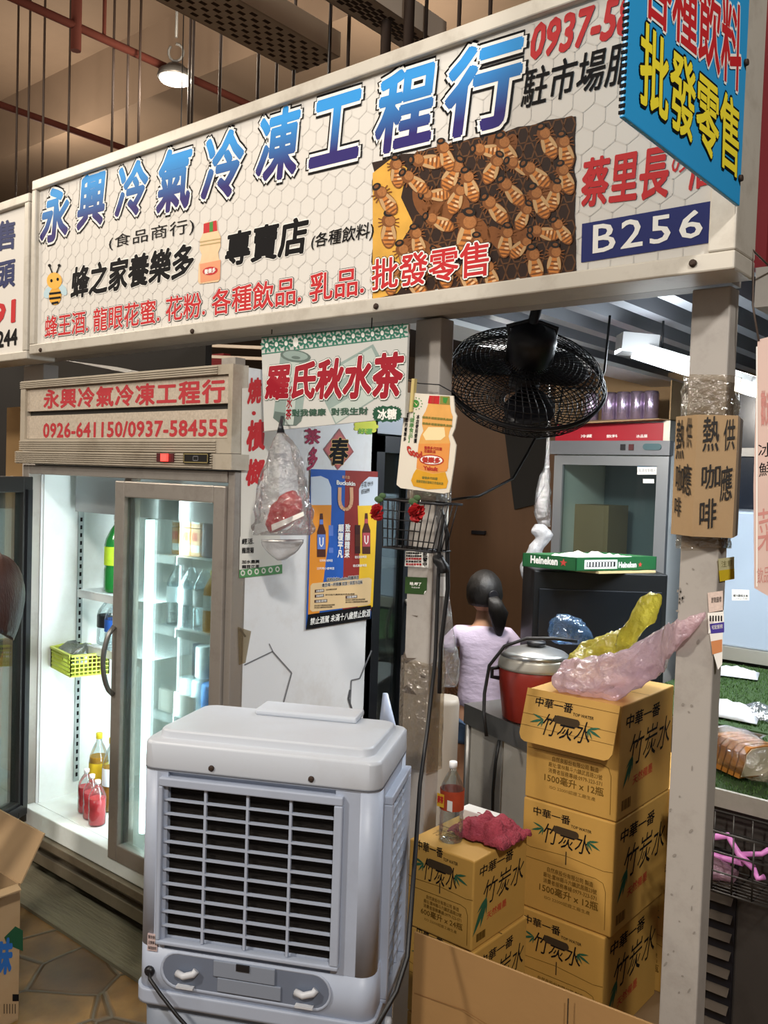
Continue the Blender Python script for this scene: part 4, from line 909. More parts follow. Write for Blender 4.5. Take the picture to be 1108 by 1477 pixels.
def side(f, d, h):
    f.text('中華一番', [(d*.10, h*.90), (d*.72, h*.90), (d*.72, h*.78), (d*.10, h*.78)], ((0, .02, 1),), shear=.1)
    f.text('竹炭水', [(d*.18, h*.70), (d*.95, h*.74), (d*.95, h*.44), (d*.18, h*.42)], ((0, .0, 1),), shear=.25)
    for ln, an in ((.10, 235), (.075, 250), (.05, 215), (.045, 270)): leaf(f, d*.24, h*.52, ln, math.radians(an), .2, 1.5)
    f.text('天然備墨', [(d*.26, h*.33), (d*.62, h*.36), (d*.62, h*.27), (d*.26, h*.25)], ((3, .02, 1),))
    for k in range(9): f.rect(d*(.08+k*.018), h*.07, d*(.08+k*.018)+(.004 if k % 3 else .006), h*.16, 4, 1)
def water_box(label, w_=.286, d=.37, h=.318, flap_open=False, txt='1500毫升 x 12瓶', group='stacked water cartons'):
    """origin at the front left bottom corner; front faces -y"""
    o = thing('water_carton', label, 'carton', (0, 0, 0), group)
    B().box(0, w_, 0, d, 0, h-.001).build('carton_body', m_box, o, bevel=.004)
    f = Flat((0, -1, 0), (0, 0, 0), u=(1, 0, 0), v=(0, 0, 1)); lower(f, w_, h, True, txt)
    if not flap_open:
        brand(f, w_, h*.76); f.line([(0, h*.575), (w_*.1, h*.56), (w_*.5, h*.58), (w_*.9, h*.555), (w_, h*.57)], .0015, 4, 1)
    f.build('front_print', BM, o)
    f = Flat((1, 0, 0), (w_, 0, 0), u=(0, 1, 0), v=(0, 0, 1)); side(f, d, h); f.build('side_print', BM, o)
    f = Flat((0, 0, 1), (0, 0, h-.001), u=(1, 0, 0), v=(0, 1, 0)); f.line([(0, d/2), (w_, d/2)], .003, 2, 1)
    f.text('竹炭水', [(w_*.1, d*.45), (w_*.5, d*.45), (w_*.5, d*.25), (w_*.1, d*.25)], ((4, .0, 1),)); f.build('top_print', BM, o)
    if flap_open:
        an = math.radians(17); dn = V((0, -math.sin(an), -math.cos(an))); nn = V((0, -math.cos(an), math.sin(an))); FH = .150
        o2 = V((0, -.002, h+.001)); pts = [(0, 0), (w_, 0), (w_, -FH+.02), (w_-.008, -FH+.006), (w_-.02, -FH), (.02, -FH), (.008, -FH+.006), (0, -FH+.02)]
        fl = B().slab([o2+V((1, 0, 0))*a-dn*c for a, c in pts], nn*.004).build('top_flap', m_box, o)
        f = Flat(nn, o2+nn*.0045+dn*FH, u=(1, 0, 0), v=-dn); brand(f, w_, FH*.46, 1.05)
        for yy in (.30, .52, .86): f.line([(0, FH*yy), (w_, FH*yy)], .0012, 4, 1)
        f.build('flap_print', BM, fl)
    return o
SX, SY = -1.296, 2.247
tag(B().box(SX-.02, SX+.42, SY-.01, SY+.75, 0, .045).build('plank_pallet', M('pallet_wood', '#7d6240', .8, 0, .2, 6)), 'low wooden board under the tall water carton stack', 'pallet')
wb = water_box('yellow water carton in the middle of the tall stack by the right post'); wb.location = (SX, SY-.004, .045+.319)
copy_thing(wb, (SX-.012, SY-.012, .045), 'yellow water carton at the bottom of the tall stack, half hidden by loose cardboard')
top = water_box('yellow water carton on top of the tall stack, its front flap hanging out', flap_open=True); top.location = (SX, SY, .045+.638)
copy_thing(wb, (SX+.03, SY+.375, .045), 'yellow water carton on the floor behind the tall stack'); copy_thing(wb, (SX+.04, SY+.372, .045+.319), 'yellow water carton second up behind the tall stack')
sb = water_box('yellow carton of 24 bottles carrying the tea bottle and red cloth', .20, .25, .225, txt='600毫升 x 24瓶', group='small bottle cartons'); sb.location = (-1.362, 1.788, .45)
copy_thing(sb, (-1.355, 1.792, .2245), 'yellow carton directly under the one with the red cloth'); copy_thing(sb, (-1.353, 1.79, 0), 'yellow carton at floor level under the small cartons')
# things on the small carton
tb = bottle('drink_bottle', .205, .031, m_clearb, m_wcap, 'clear bottle of brown tea with white cap on the small carton', None, cat='bottle')
B().lathe([(.0316, .085), (.0316, .135)], n=18, cap=False).build('wrap_label', M('red_tea_label', '#a8442a', .4, 0, .3, 50), tb)
f = Flat((0, -1, 0), (0, -.0318, 0), u=(1, 0, 0), v=(0, 0, 1)); f.rect(-.024, .092, -.002, .126, 0, 1); f.rect(.008, .088, .024, .115, 1, 1); f.text('麥茶', [(-.022, .120), (-.004, .120), (-.004, .102), (-.022, .102)], ((2, .04, 3),))
f.build('label_print', [M('label_yellow', '#d9a832', .5, 0, .3, 60), m_wht, m_red], tb)
p = atz(650, 1212, .675); tb.location = (p.x, p.y, .675)
b = B()
n = 26; rs = []
for i in range(n):
    row = []
    for j in range(n):
        a, c = i/(n-1)*2-1, j/(n-1)*2-1; q = V((a*.085, c*.068, 0)); r = max(abs(a), abs(c))
        z = .004+.055*(1-r**2.2)*(.55+.9*abs(noise.noise(V((a*1.6+3, c*1.6, 1)))))+.012*noise.noise(V((a*5, c*5, 2)))
        row.append(V((-1.222, 1.945, .677))+q+V((.012*noise.noise(V((a*3, c*3, 7))), .014*noise.noise(V((c*3, a*3, 9))), max(.002, z))))
    rs.append(row)
b.rings(rs, close=False, cap=False)
tag(b.build('red_cloth', M('red_terry_cloth', '#9c3a48', .95, 0, .25, 70, bump=.9, bscale=160), solid=.004, auto=True), 'crumpled red terry cloth on the small yellow carton', 'cloth')
tag(B().box(-1.345, -1.225, 1.985, 2.03, .676, .705).build('paper_pad', m_wht, bevel=.002), 'white paper pad behind the red cloth', 'paper')

# open carton in the foreground
t = thing('open_carton', 'large open brown carton at the bottom edge, flap leaning on the water stack', 'carton', (-.93, 1.62, 0))
A0, A1 = atz(600, 1343, .53), atz(953, 1475, .55); A1 = V((A1.x, A1.y, .545)); A0 = V((A0.x, A0.y, .53))
m_cor = M('raw_cardboard', '#9c7748', .85, 0, .06, 10, bump=.05, bscale=50)
ex = (A1-A0).normalized(); W_ = (A1-A0).length+.12
def crd(a, z, y=0): return V((A0.x+ex.x*a-ex.y*y, A0.y+ex.y*a+ex.x*y, z))
b = B(); b.slab([crd(0, .25), crd(W_, .25), crd(W_, .545), crd(0, .53)], (0, -.006, 0)); b.build('back_flap', m_cor, t)
b = B(); b.slab([crd(.03, 0), crd(W_, 0), crd(W_, .25), crd(.03, .25)], (0, -.006, 0)); b.slab([crd(.05, 0), crd(.05, .25), crd(.05, .25, -.5), crd(.05, 0, -.5)], (-.005, 0, 0)); b.slab([crd(W_, 0), crd(W_, .25), crd(W_, .25, -.5), crd(W_, 0, -.5)], (.005, 0, 0)); b.slab([crd(.05, 0, -.5), crd(W_, 0, -.5), crd(W_, .25, -.5), crd(.05, .25, -.5)], (0, -.006, 0)); b.slab([crd(.05, .002), crd(W_, .002), crd(W_, .002, -.5), crd(.05, .002, -.5)], (0, 0, .004))
b.build('carton_walls', m_cor, t)
f = Flat((0, -1, 0), (0, A0.y-.0066, 0)); f.line([(820, 1440), (818, 1500)], 2.2, 0, 1); f.line([(598, 1432), (668, 1456), (740, 1500)], 1.2, 1, 1)
f.build('crease', [m_slit, M('crease_brown', '#8f6638', .8, 0, 0)], t)
# carton at the lower left corner
t = thing('open_carton', 'brown printed carton with raised flap in the lower left corner', 'carton', (-2.55, 1.09, 0))
b = B(); X0, X1, Y0, Y1, HH = -2.74, -2.37, 1.0, 1.28, .40
for q in ((X1-.005, X1, Y0, Y1), (X0, X0+.005, Y0, Y1), (X0, X1, Y0, Y0+.005), (X0, X1, Y1-.005, Y1)): b.box(*q, 0, HH)
b.box(X0, X1, Y0, Y1, 0, .006); b.build('carton_walls', m_card, t)
b = B(); b.slab([(X0, Y1, HH), (X1, Y1, HH), (X1-.01, Y1+.075, HH+.12), (X0, Y1+.075, HH+.12)], (0, .005, 0)); b.slab([(X1, Y0, HH), (X1, Y1-.01, HH), (X1+.06, Y1-.03, HH+.01), (X1+.06, Y0, HH+.01)], (0, 0, .004)); b.build('flap', m_card, t)
f = Flat((1, 0, 0), (X1+.0006, 0, 0)); f.poly([(6, 1352), (22, 1336), (33, 1342), (33, 1372), (10, 1362)], 0, 1); f.text('好味', [(-34, 1358), (17, 1354), (17, 1402), (-34, 1408)], ((1, .05, 2),), shear=.2)
f.rect(18, 1434, 27, 1444, 2, 1)
for k in range(5): f.line([(6+k*4, 1448), (6+k*4, 1462)], 1, 2, 1)
f.build('carton_print', [M('carton_green_print', '#1f4d33', .6, 0, 0), M('carton_blue_print', '#2b62a8', .6, 0, 0), m_ink], t)
# ================================================================== things hanging on the left post
# bottle-shaped advertising card
YK = 1.868
t = thing('hanging_card', 'white card with a large orange drink bottle print clipped to the left post', 'sign', (-1.41, YK, 1.56))
cut = [(586, 566), (654, 571), (656, 594), (659, 600), (656, 618), (652, 628), (658, 642), (655, 668), (650, 700), (648, 710), (640, 712), (578, 704), (572, 699)]
B().slab([aty(x, y, YK) for x, y in cut], (0, .004, 0)).build('card_board', M('card_white', '#e3dbcb', .35, 0, .03, 8), t)
f = Flat((0, -1, 0), (0, YK, 0), zoom=(560, 540, 7.385))
km = [M('ad_peach', '#e2a75a', .35, 0, .12, 40), m_red, M('ad_green', '#3f8a3c', .4, 0, 0), M('ad_orange', '#e2954c', .35, 0, .08, 40), M('ad_amber', '#d9a02c', .35, 0, .15, 30), M('ad_cream', '#f0dcaa', .35, 0, 0), m_ink, m_wht, M('ad_redtext', '#b5372c', .4, 0, 0), M('ad_olive', '#8a8440', .4, 0, 0), M('ad_brown', '#a8762f', .4, 0, .1, 20)]
f.poly([(428, 310), (660, 325), (672, 400), (690, 450), (680, 540), (655, 610), (645, 660), (662, 730), (640, 1000), (610, 1040), (640, 1140), (620, 1215), (420, 1225), (270, 1190), (245, 1130), (270, 1060), (305, 1010), (325, 740), (345, 660), (375, 600), (362, 540), (365, 450), (400, 390)], 0, 1)
f.poly([(440, 226), (550, 230), (545, 318), (424, 308)], 1, 2); f.poly([(555, 230), (658, 235), (660, 325), (550, 318)], 9, 2); f.poly([(585, 245), (640, 250), (620, 310), (590, 300)], 2, 3); f.poly([(470, 232), (500, 234), (490, 312), (462, 310)], 8, 3)
f.poly([(430, 560), (600, 565), (610, 660), (560, 700), (400, 700), (370, 640)], 5, 1.5)
f.poly([(325, 740), (662, 735), (630, 1030), (480, 1050), (302, 1000)], 3, 2)
f.poly([(300, 1010), (480, 1062), (612, 1042), (640, 1140), (620, 1215), (420, 1225), (270, 1190), (245, 1130), (270, 1060)], 4, 2)
for y in (465, 530): f.text('養樂多活菌發酵乳飲料', [(368, y-22), (686, y+8), (684, y+32), (364, y+2)], ((9, .04, 3),))
f.text('養樂多代田菌\n活菌飲品', [(388, 762), (578, 780), (570, 848), (384, 832)], ((8, .03, 3),))
f.oval(465, 912, 132, 58, 8, 3, .06); f.oval(465, 912, 118, 46, 7, 4, .06); f.text('養樂多', [(370, 880), (560, 890), (556, 950), (366, 936)], ((8, .06, 5),)); f.text('Yakult', [(380, 975), (532, 990), (528, 1030), (384, 1015)], ((8, .05, 4),))
f.text('營養多代田菌', [(365, 1085), (530, 1098), (526, 1125), (363, 1112)], ((10, .03, 3), (9, .02, 4))); f.text('健康胃腸好菌每日百億來源', [(305, 1120), (590, 1150), (588, 1178), (302, 1150)], ((9, .02, 4),))
f.text('本店使用榮獲', [(306, 430), (338, 430), (305, 730), (272, 730)], ((6, .03, 2),), vert=True); f.text('【健康食品】', [(240, 405), (290, 410), (258, 730), (212, 725)], ((2, .01, 2),), vert=True); f.text('認證的養樂多', [(190, 410), (222, 412), (192, 712), (162, 710)], ((6, .03, 2),), vert=True)
for i in range(12): a = i*PI/6; f.oval(300+62*math.cos(a), 312+62*math.sin(a), 6, 6, 2, 2)
f.oval(292, 312, 40, 42, 2, 2); f.poly([(275, 290), (305, 335), (330, 285), (308, 322)], 5, 3)
f.text('Good', [(200, 760), (370, 830), (365, 905), (215, 850)], ((8, .06, 3),), shear=-.2)
f.build('card_print', km, t)
tag(B().slab([aty(594, 546, YK-.006), aty(598, 546, YK-.006), aty(594, 594, YK-.006), aty(590, 594, YK-.006)], (0, .012, 0)).build('wooden_clip', M('bamboo_clip', '#cdb878', .6, 0, 0)), 'slim bamboo clip holding the bottle card by its top', 'clip')
p0, p1 = aty(589, 549, 1.915), aty(640, 556, 1.915)
tag(B().tube([p0, (p0+p1)/2+V((0, -.03, -.004)), p1+V((0, -.02, 0)), p1+V((.06, .03, -.04))], .0016, 6).build('tie_wire', m_blackw), 'thin dark wire tied around the left post above the bottle card', 'wire')
# black wire basket
t = thing('wire_basket', 'small black wire basket fixed to the left post', 'basket', (-1.455, 1.87, 1.41))
c4 = [aty(552, 720, 1.84), aty(640, 728, 1.84), aty(623, 797, 1.84), aty(552, 789, 1.84)]
bk = V((0, .082, 0)); b = B()
b.tube([c4[0], c4[1], c4[1]+bk, c4[0]+bk, c4[0]], .0035, 6); b.tube([c4[3], c4[2], c4[2]+bk, c4[3]+bk, c4[3]], .0028, 6); b.build('basket_rim', m_blackw, t)
b = B()
for i in range(11): a = i/10; b.tube([c4[0]*(1-a)+c4[1]*a, c4[3]*(1-a)+c4[2]*a], .0017, 5)
for j in (.22, .4, .6, .8):
    l_, r2 = c4[0]*(1-j)+c4[3]*j, c4[1]*(1-j)+c4[2]*j; b.tube([l_, r2 if j > .7 else l_*(.3)+r2*.7], .0017, 5)
for i in range(8): a = i/7; b.tube([c4[3]*(1-a)+c4[2]*a, (c4[3]*(1-a)+c4[2]*a)+bk], .0017, 5)
for s in (0, 1):
    u0, l0 = (c4[0], c4[3]) if s == 0 else (c4[1], c4[2])
    for k in (1, 2, 3): b.tube([u0+bk*(k/4), l0+bk*(k/4)], .0017, 5)
b.build('basket_mesh', m_blackw, t)
# carnations
m_pet = M('carnation_red', '#b3191d', .7, 0, .3, 60); m_stem = M('flower_green', '#3d5a33', .7, 0, .2, 30)
def carnation(p, r, label, leafdir):
    o = thing('carnation', label, 'flower', p, 'artificial carnations on the wire basket'); b = B(); rn = random.Random(int(p.x*1e4))
    for k in range(46):
        th, ph_ = rn.uniform(0, 2*PI), rn.uniform(-.3, 1.4); d = V((math.cos(th)*math.cos(ph_), -abs(math.sin(ph_))*.8-.2, math.sin(th)*math.cos(ph_))).normalized()
        s = d.orthogonal().normalized()*r*.36; q = d.cross(s)*.6; e = p+d*r*rn.uniform(.75, 1.05)
        b.poly([p+d*r*.15, p+d*r*.6+s, e+s*.7+q*.4, e, e-s*.7-q*.4, p+d*r*.6-s])
    b.build('petals', m_pet, o)
    b = B(); b.tube([p+V((0, .005, 0)), p+V(leafdir)*.5, p+V(leafdir)], .0025, 6); e = p+V(leafdir)
    b.ell(e, .016, .004, .009); b.ell(e+V((.012, 0, .01)), .012, .004, .008); b.build('stem', m_stem, o)
carnation(aty(546, 739, 1.825), .024, 'red carnation hanging at the left edge of the wire basket', (0, 0, .035)); carnation(aty(604, 738, 1.82), .03, 'large red carnation at the middle of the wire basket', (-.03, .015, .025))
# stickers and tape on the left post
f = Flat((0, -1, 0), (0, 1.9242, 0), zoom=(530, 700, 4.22)); f.poly([(232, 400), (375, 402), (372, 502), (228, 492)], 0, 1)
for k in range(5): f.text(('冷飲特價優惠中', '早餐店加盟專線', '品質保證新鮮', '奶茶綠茶紅茶', '歡迎批發零售')[k], [(236, 406+k*17), (330, 407+k*17), (330, 420+k*17), (236, 419+k*17)], ((2 if k in (2, 4) else 1, .04, 2),))
f.text('批發中', [(340, 408), (366, 408), (364, 494), (338, 494)], ((1, .05, 2),), vert=True)
tag(f.build('paper_notice', [m_wht, m_ink, m_red]), 'small white price notice with black and red writing under the wire basket', 'notice')
f = Flat((0, -1, 0), (0, 1.9242, 0), zoom=(530, 700, 4.22)); f.poly([(232, 556), (364, 562), (362, 640), (345, 665), (228, 658)], 0, 1); f.text('哈.呷了', [(262, 588), (330, 592), (328, 612), (260, 608)], ((1, .03, 2),)); f.text('牛奶好茶', [(270, 616), (322, 620), (320, 628), (268, 626)], ((1, .0, 2),)); f.poly([(345, 665), (362, 640), (350, 645)], 1, 2)
tag(f.build('green_sticker', [M('forest_green_sticker', '#2c4a20', .4, 0, .08, 20), m_wht]), 'dark green rectangular sticker on the left post', 'sticker')
f = Flat((1, 0, 0), (-1.418, 0, 0), zoom=(530, 700, 4.22)); f.rect(440, 556, 486, 676, 0, 1)
tag(f.build('white_tag', [m_wht]), 'blank white paper tag on the side of the left post', 'tag')
def tape_wrap(x0, x1, y0, y1, z0, z1, label, amp=.004):
    rs = []
    for k in range(7):
        z = z0+(z1-z0)*k/6; rs.append([V((x, y, z+.012*noise.noise(V((x*40, y*40, k))))) + V((amp*noise.noise(V((x*60, z*60, 1))), amp*noise.noise(V((y*60, z*60, 4))), 0)) for x, y, _ in rrect(x0, x1, y0, y1, .006, 0, 3)])
    return tag(B().rings(rs, cap=False).build('packing_tape', FILM('packing_tape', '#e9e2d6', .14, .12, '#b5a48c', .12, bump=.9, bscale=45)), label, 'tape')
tape_wrap(-1.515, -1.412, 1.917, 1.993, .80, 1.10, 'clear packing tape wound around the lower part of the left post')
tape_wrap(-1.513, -1.412, 1.918, 1.992, 1.53, 1.58, 'strip of crinkled tape around the left post behind the wire basket')
f = Flat((0, -1, 0), (0, 1.9244, 0), zoom=(530, 700, 4.22))
for pts in ([(225, 1010), (240, 1050), (300, 1052), (255, 1070), (235, 1085), (215, 1060)], [(320, 1150), (355, 1160), (350, 1175), (325, 1168)], [(205, 1240), (240, 1215), (275, 1245), (300, 1275), (260, 1270), (225, 1260)], [(270, 790), (310, 795), (300, 802)], [(215, 1126), (255, 1130), (250, 1136)]): f.poly(pts, 0, 1)
f.build('paint_scuffs', [M('scuff_brown', '#5a4e44', .8, 0, .2, 60)], bpy.data.objects['stall_post.001'])
# black cable down from the basket
cp = [(640, 742, 2.33), (634, 790, 2.33), (631, 870, 2.33), (628, 950, 2.32), (617, 1050, 2.3), (606, 1130, 2.22), (600, 1220, 2.1), (594, 1300, 1.98), (588, 1380, 1.92), (572, 1430, 1.88), (548, 1472, 1.84), (520, 1520, 1.84), (500, 1600, 1.84)]
b = B(); b.tube([at(*q) for q in cp], .0055, 8); tag(b.build('black_cable', m_cable), 'black power cable hanging down the left post to the cooler', 'cable')
b = B(); b.tube([at(*q) for q in ((636, 735, 2.36), (645, 770, 2.36), (646, 850, 2.36), (636, 930, 2.36), (634, 1000, 2.36))], .006, 8)
tag(b.build('black_cable', m_cable), 'second black cable looping behind the right side of the left post', 'cable')
b = B(); b.loft([(at(632+3*k, 803+7*k, 2.32), V((.018, 0, 0))*(1-.1*k), V((0, .014, .004))) for k in range(4)], 10, .3, 60); tag(b.build('cable_bundle', m_cable), 'small tangled bundle of black cable under the basket corner', 'cable')
# red packets in a clear bag
t = thing('plastic_bag', 'clear plastic bag of red packets hanging left of the beer poster', 'bag', (-1.9, 1.80, 1.40))
def Yp(x, y, Y=1.80): return aty(x, y, Y)
secs = []
for (x0, x1, y, th) in ((400, 411, 624, .006), (394, 424, 640, .02), (386, 434, 668, .035), (377, 440, 700, .045), (372, 445, 735, .05), (368, 448, 762, .045), (366, 450, 772, .012)):
    c = (Yp(x0, y)+Yp(x1, y))/2; secs.append((c, (Yp(x1, y)-Yp(x0, y))/2, V((0, -th, 0))))
B().crumple(secs, 44, 5, .16, 16).build('bag_film', m_film, t)
b = B(); b.crumple([(Yp(405+1.5*k, 762-8*k), V(((.03, .058, .066, .066, .06, .05, .02)[k], 0, .014)), V((0, .028, .004))) for k in range(7)], 30, 4, .16, 18)
b.build('red_packets', M('red_packet_film', '#b3232c', .3, 0, .3, 25, bump=.5, bscale=40), t)
b = B(); b.slab([Yp(392, 757, 1.77), Yp(438, 738, 1.77), Yp(439, 744, 1.77), Yp(393, 766, 1.77)], (0, -.002, 0)); b.build('paper_band', m_wht, t)
B().loft([(Yp(405, 624), V((.012, 0, 0)), V((0, .012, 0))), (Yp(405, 612), V((.006, 0, 0)), V((0, .006, 0))), (Yp(407, 600, 1.85), V((.004, 0, 0)), V((0, .004, 0)))], 10).build('bag_knot', m_dcap, t)
b = B(); b.loft([(aty(406, 778+5*k, 1.83), (aty(436-1.5*k*k*.5, 778, 1.83)-aty(376+1.2*k*k*.6, 778, 1.83))/2, V((0, .012, 0))) for k in range(7)], 20, .08, 30)
tag(b.build('foil_pouch', M('silver_white_pouch', '#c4c6ca', .25, .3, .1, 20, bump=.3, bscale=20)), 'silvery white pouch hanging under the bag of red packets', 'pouch')

# ================================================================== big black fan
F0 = at(757, 548, 2.6); ax = (UPV*.70 - _f*.66 + RGT*.05).normalized()
t = thing('wall_fan', 'large black industrial fan tilted under the stall roof', 'fan', F0)
a1 = RGT.copy(); a1 = (a1-ax*a1.dot(ax)).normalized(); a2 = ax.cross(a1); RF = .232
def ring3(r, h): return [F0+ax*h+(a1*math.cos(q)+a2*math.sin(q))*r for q in [2*PI*k/48 for k in range(49)]]
def guard(sg, name):
    b = B()
    for k in range(15): s = k/14; r = .05+(RF-.05)*s; b.tube(ring3(r, sg*(.012+.065*math.sqrt(max(0, 1-s**3)))), .0016, 4, cap=False)
    for k in range(64):
        q = 2*PI*k/64; pts = []
        for i in range(9): s = i/8; r = .05+(RF-.05)*s; pts.append(F0+ax*(sg*(.012+.065*math.sqrt(max(0, 1-s**3))))+(a1*math.cos(q+.25*s)+a2*math.sin(q+.25*s))*r)
        b.tube(pts, .0015, 4)
    return b.build(name, m_blackw, t)
guard(1, 'rear_guard'); guard(-1, 'front_guard')
B().tube(ring3(RF+.002, 0), .006, 8, cap=False).build('guard_rim', m_blackw, t)
for k in range(3):
    q0 = 2*PI*k/3+.5; rs = []
    for i in range(7):
        r = .04+.17*i/6; w_ = .5*math.sin(PI*(.2+.75*i/6))+.25; row = []
        for j in range(6): q = q0+(j/5-.5)*w_*1.5; row.append(F0+ax*(.022*(j/5-.5))+(a1*math.cos(q)+a2*math.sin(q))*r)
        rs.append(row)
    B().rings(rs, close=False, cap=False).build('blade', m_black, t, solid=.003)
B().lathe([(.02, -.03), (.045, -.02), (.045, .03)], F0, ax, 20).build('hub', m_black, t)
B().lathe([(.05, .05), (.068, .065), (.07, .14), (.06, .165), (.03, .175)], F0, ax, 22).build('motor', m_black, t)
M0 = F0+ax*.13; top_ = V((M0.x+.02, M0.y+.03, 2.2))
b = B(); b.tube([M0, M0+V((0, 0, .05)), top_], .016, 10); b.box(top_.x-.05, top_.x+.05, top_.y-.04, top_.y+.04, 2.185, 2.2); b.tube([M0+a1*.06, M0+a1*.07+V((0, 0, .04)), M0+V((0, 0, .06)), M0-a1*.07+V((0, 0, .04)), M0-a1*.06], .008, 8); b.build('mounting_bracket', m_black, t)
b = B(); b.tube([at(*q) for q in ((640, 722, 2.5), (690, 716, 2.6), (740, 690, 2.7), (760, 655, 2.72), (772, 632, 2.72), (800, 629, 2.8), (812, 560, 2.8), (862, 560, 2.8), (872, 535, 2.8), (880, 455, 2.8))], .004, 6); tag(b.build('black_cable', m_cable), 'thin black cable sagging below the fan to the roof', 'cable')

# ================================================================== inside the stall
# second glass-door fridge, dark, facing the aisle
t = thing('display_fridge', 'dark framed double glass door fridge standing behind the white fridge', 'fridge', (-2.4, 2.85, 0))
bx0, bx1, by0, by1 = -2.75, -2.13, 2.47, 2.93
b = B(); b.box(bx0, bx0+.03, by0, by1, .05, 1.86); b.box(bx0, bx1, by0, by0+.03, .05, 1.86); b.box(bx0, bx1, by1-.03, by1, .05, 1.86); b.box(bx0, bx1, by0, by1, 1.76, 1.86); b.box(bx0, bx1, by0, by1, .05, .18); b.build('cabinet_shell', M('fridge_grey_shell', '#7a8088', .4, .3, .05, 5), t)
for k, (y0, y1) in enumerate(((by0+.005, (by0+by1)/2-.003), ((by0+by1)/2+.003, by1-.005))):
    b = B(); b.box(bx1, bx1+.035, y0, y0+.045, .2, 1.75); b.box(bx1, bx1+.035, y1-.045, y1, .2, 1.75); b.box(bx1, bx1+.035, y0, y1, .2, .26); b.box(bx1, bx1+.035, y0, y1, 1.69, 1.75); dd = b.build('door', M('black_door_frame', '#1d1f23', .35, .3, 0), t)
    B().box(bx1+.012, bx1+.018, y0+.045, y1-.045, .26, 1.69).build('glass_pane', m_glass, dd)
    yh = y1-.022 if k == 0 else y0+.022
    B().tube([(bx1+.035+.045*math.sin(PI*i/10)**.7, yh, .86+.27*i/10) for i in range(11)], .008, 8).build('handle', m_alu, dd)
for z in (.55, .9, 1.25): B().box(bx0+.03, bx1-.02, by0+.03, by1-.03, z, z+.01).build('shelf', m_alu, t)
B().box(bx1, bx1+.02, by1, by1+.025, .2, 1.8).build('side_trim', m_alu, t)
# crumpled plastic at its foot
b = B(); b.loft([(at(556+3*k, 1000+44*k, 3.2), RGT*(.012+.014*k), _f*(.01+.006*k)) for k in range(8)], 18, .25, 12); tag(b.build('plastic_sheet', M('blue_white_plastic', '#b9c3d8', .3, 0, .1, 8, bump=.5, bscale=12)), 'crumpled blue white plastic sheet at the foot of the dark fridge', 'sheet')
# hanging dark sheet and brown boards
tag(B().slab([aty(725, 600, 4.985), aty(790, 600, 4.985), aty(785, 700, 4.985), aty(770, 728, 4.985), aty(742, 735, 4.985)], (0, .012, 0)).build('dark_sheet', M('black_cloth_sheet', '#181614', .9, 0, .1, 6), solid=0), 'dark cloth hanging on the brown wall behind the fan', 'cloth')
tag(B().slab([aty(680, 765, 4.98), aty(699, 766, 4.98), aty(699, 771, 4.98), aty(680, 770, 4.98)], (0, .02, 0)).build('wall_bracket', m_black), 'short dark bracket on the brown plywood wall', 'bracket')
# red-header cooler
RY = 4.3; rx0, rx1 = aty(800, 660, RY).x, aty(965, 660, RY).x
t = thing('display_fridge', 'upright single glass door fridge with red header at the back of the stall', 'fridge', ((rx0+rx1)/2, RY+.3, 0))
zt = aty(880, 608, RY).z; zc0, zc1 = aty(880, 656, RY).z, aty(880, 637, RY).z
b = B(); b.box(rx0, rx0+.03, RY+.03, RY+.6, .1, zt); b.box(rx1-.03, rx1, RY+.03, RY+.6, .1, zt); b.box(rx0, rx1, RY+.57, RY+.6, .1, zt); b.box(rx0, rx1, RY+.03, RY+.6, zc0, zt); b.box(rx0, rx1, RY+.03, RY+.6, .1, .3); b.build('cabinet_shell', m_white, t)
hd = B().box(rx0+.0, rx1-.03, RY+.0, RY+.03, zc1+.005, zt-.01).build('header_panel', M('header_red', '#a01e2c', .35, 0, .05, 6), t)
f = Flat((0, -1, 0), (0, RY, 0))
for x, tx in ((838, '冷藏'), (875, '飲料'), (918, '冰品屋')): f.text(tx, [(x, 627), (x+16, 626.5), (x+16, 631), (x, 631.5)], ((0, .02, 1),))
f.build('header_print', [m_wht], hd)
B().box(rx1-.03, rx1+.004, RY-.01, RY+.06, zc1, zt).build('corner_trim', m_alu, t)
cp_ = B().box(rx0-.02, rx1+.01, RY-.02, RY+.03, zc0, zc1+.004).build('control_panel', M('panel_grey', '#74767a', .4, .3, .05, 6), t)
for x, mm in ((899, m_black), (911, M('switch_maroon', '#4a1518'))): q = aty(x, 645, RY-.02); B().box(q.x-.013, q.x+.013, RY-.026, RY-.02, q.z-.015, q.z+.015).build('rocker_switch', mm, cp_)
q = aty(941, 644.5, RY-.02); B().slab(stad(q.x, q.z, .032, .016, RY-.02), (0, -.005, 0)).build('thermostat', M('thermostat_teal', '#3c5a60', .4, 0, 0), cp_)
b = B(); gz0 = .32; b.box(rx0, rx0+.05, RY, RY+.03, gz0, zc0-.005); b.box(rx1-.06, rx1, RY, RY+.03, gz0, zc0-.005); b.box(rx0+.05, rx1-.06, RY, RY+.03, zc0-.055, zc0-.005); b.box(rx0+.05, rx1-.06, RY, RY+.03, gz0, gz0+.05); dd = b.build('door', M('door_aluminium', '#9a9da0', .35, .6, .05, 8), t)
B().box(rx0+.05, rx1-.06, RY+.012, RY+.018, gz0+.05, zc0-.055).build('glass_pane', m_glass, dd)
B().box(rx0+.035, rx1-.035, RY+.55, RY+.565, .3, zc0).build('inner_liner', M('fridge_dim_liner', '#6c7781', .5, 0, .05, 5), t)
B().box(rx0+.05, rx1-.05, RY+.1, RY+.5, 1.0, 1.01).build('shelf', m_alu, t)
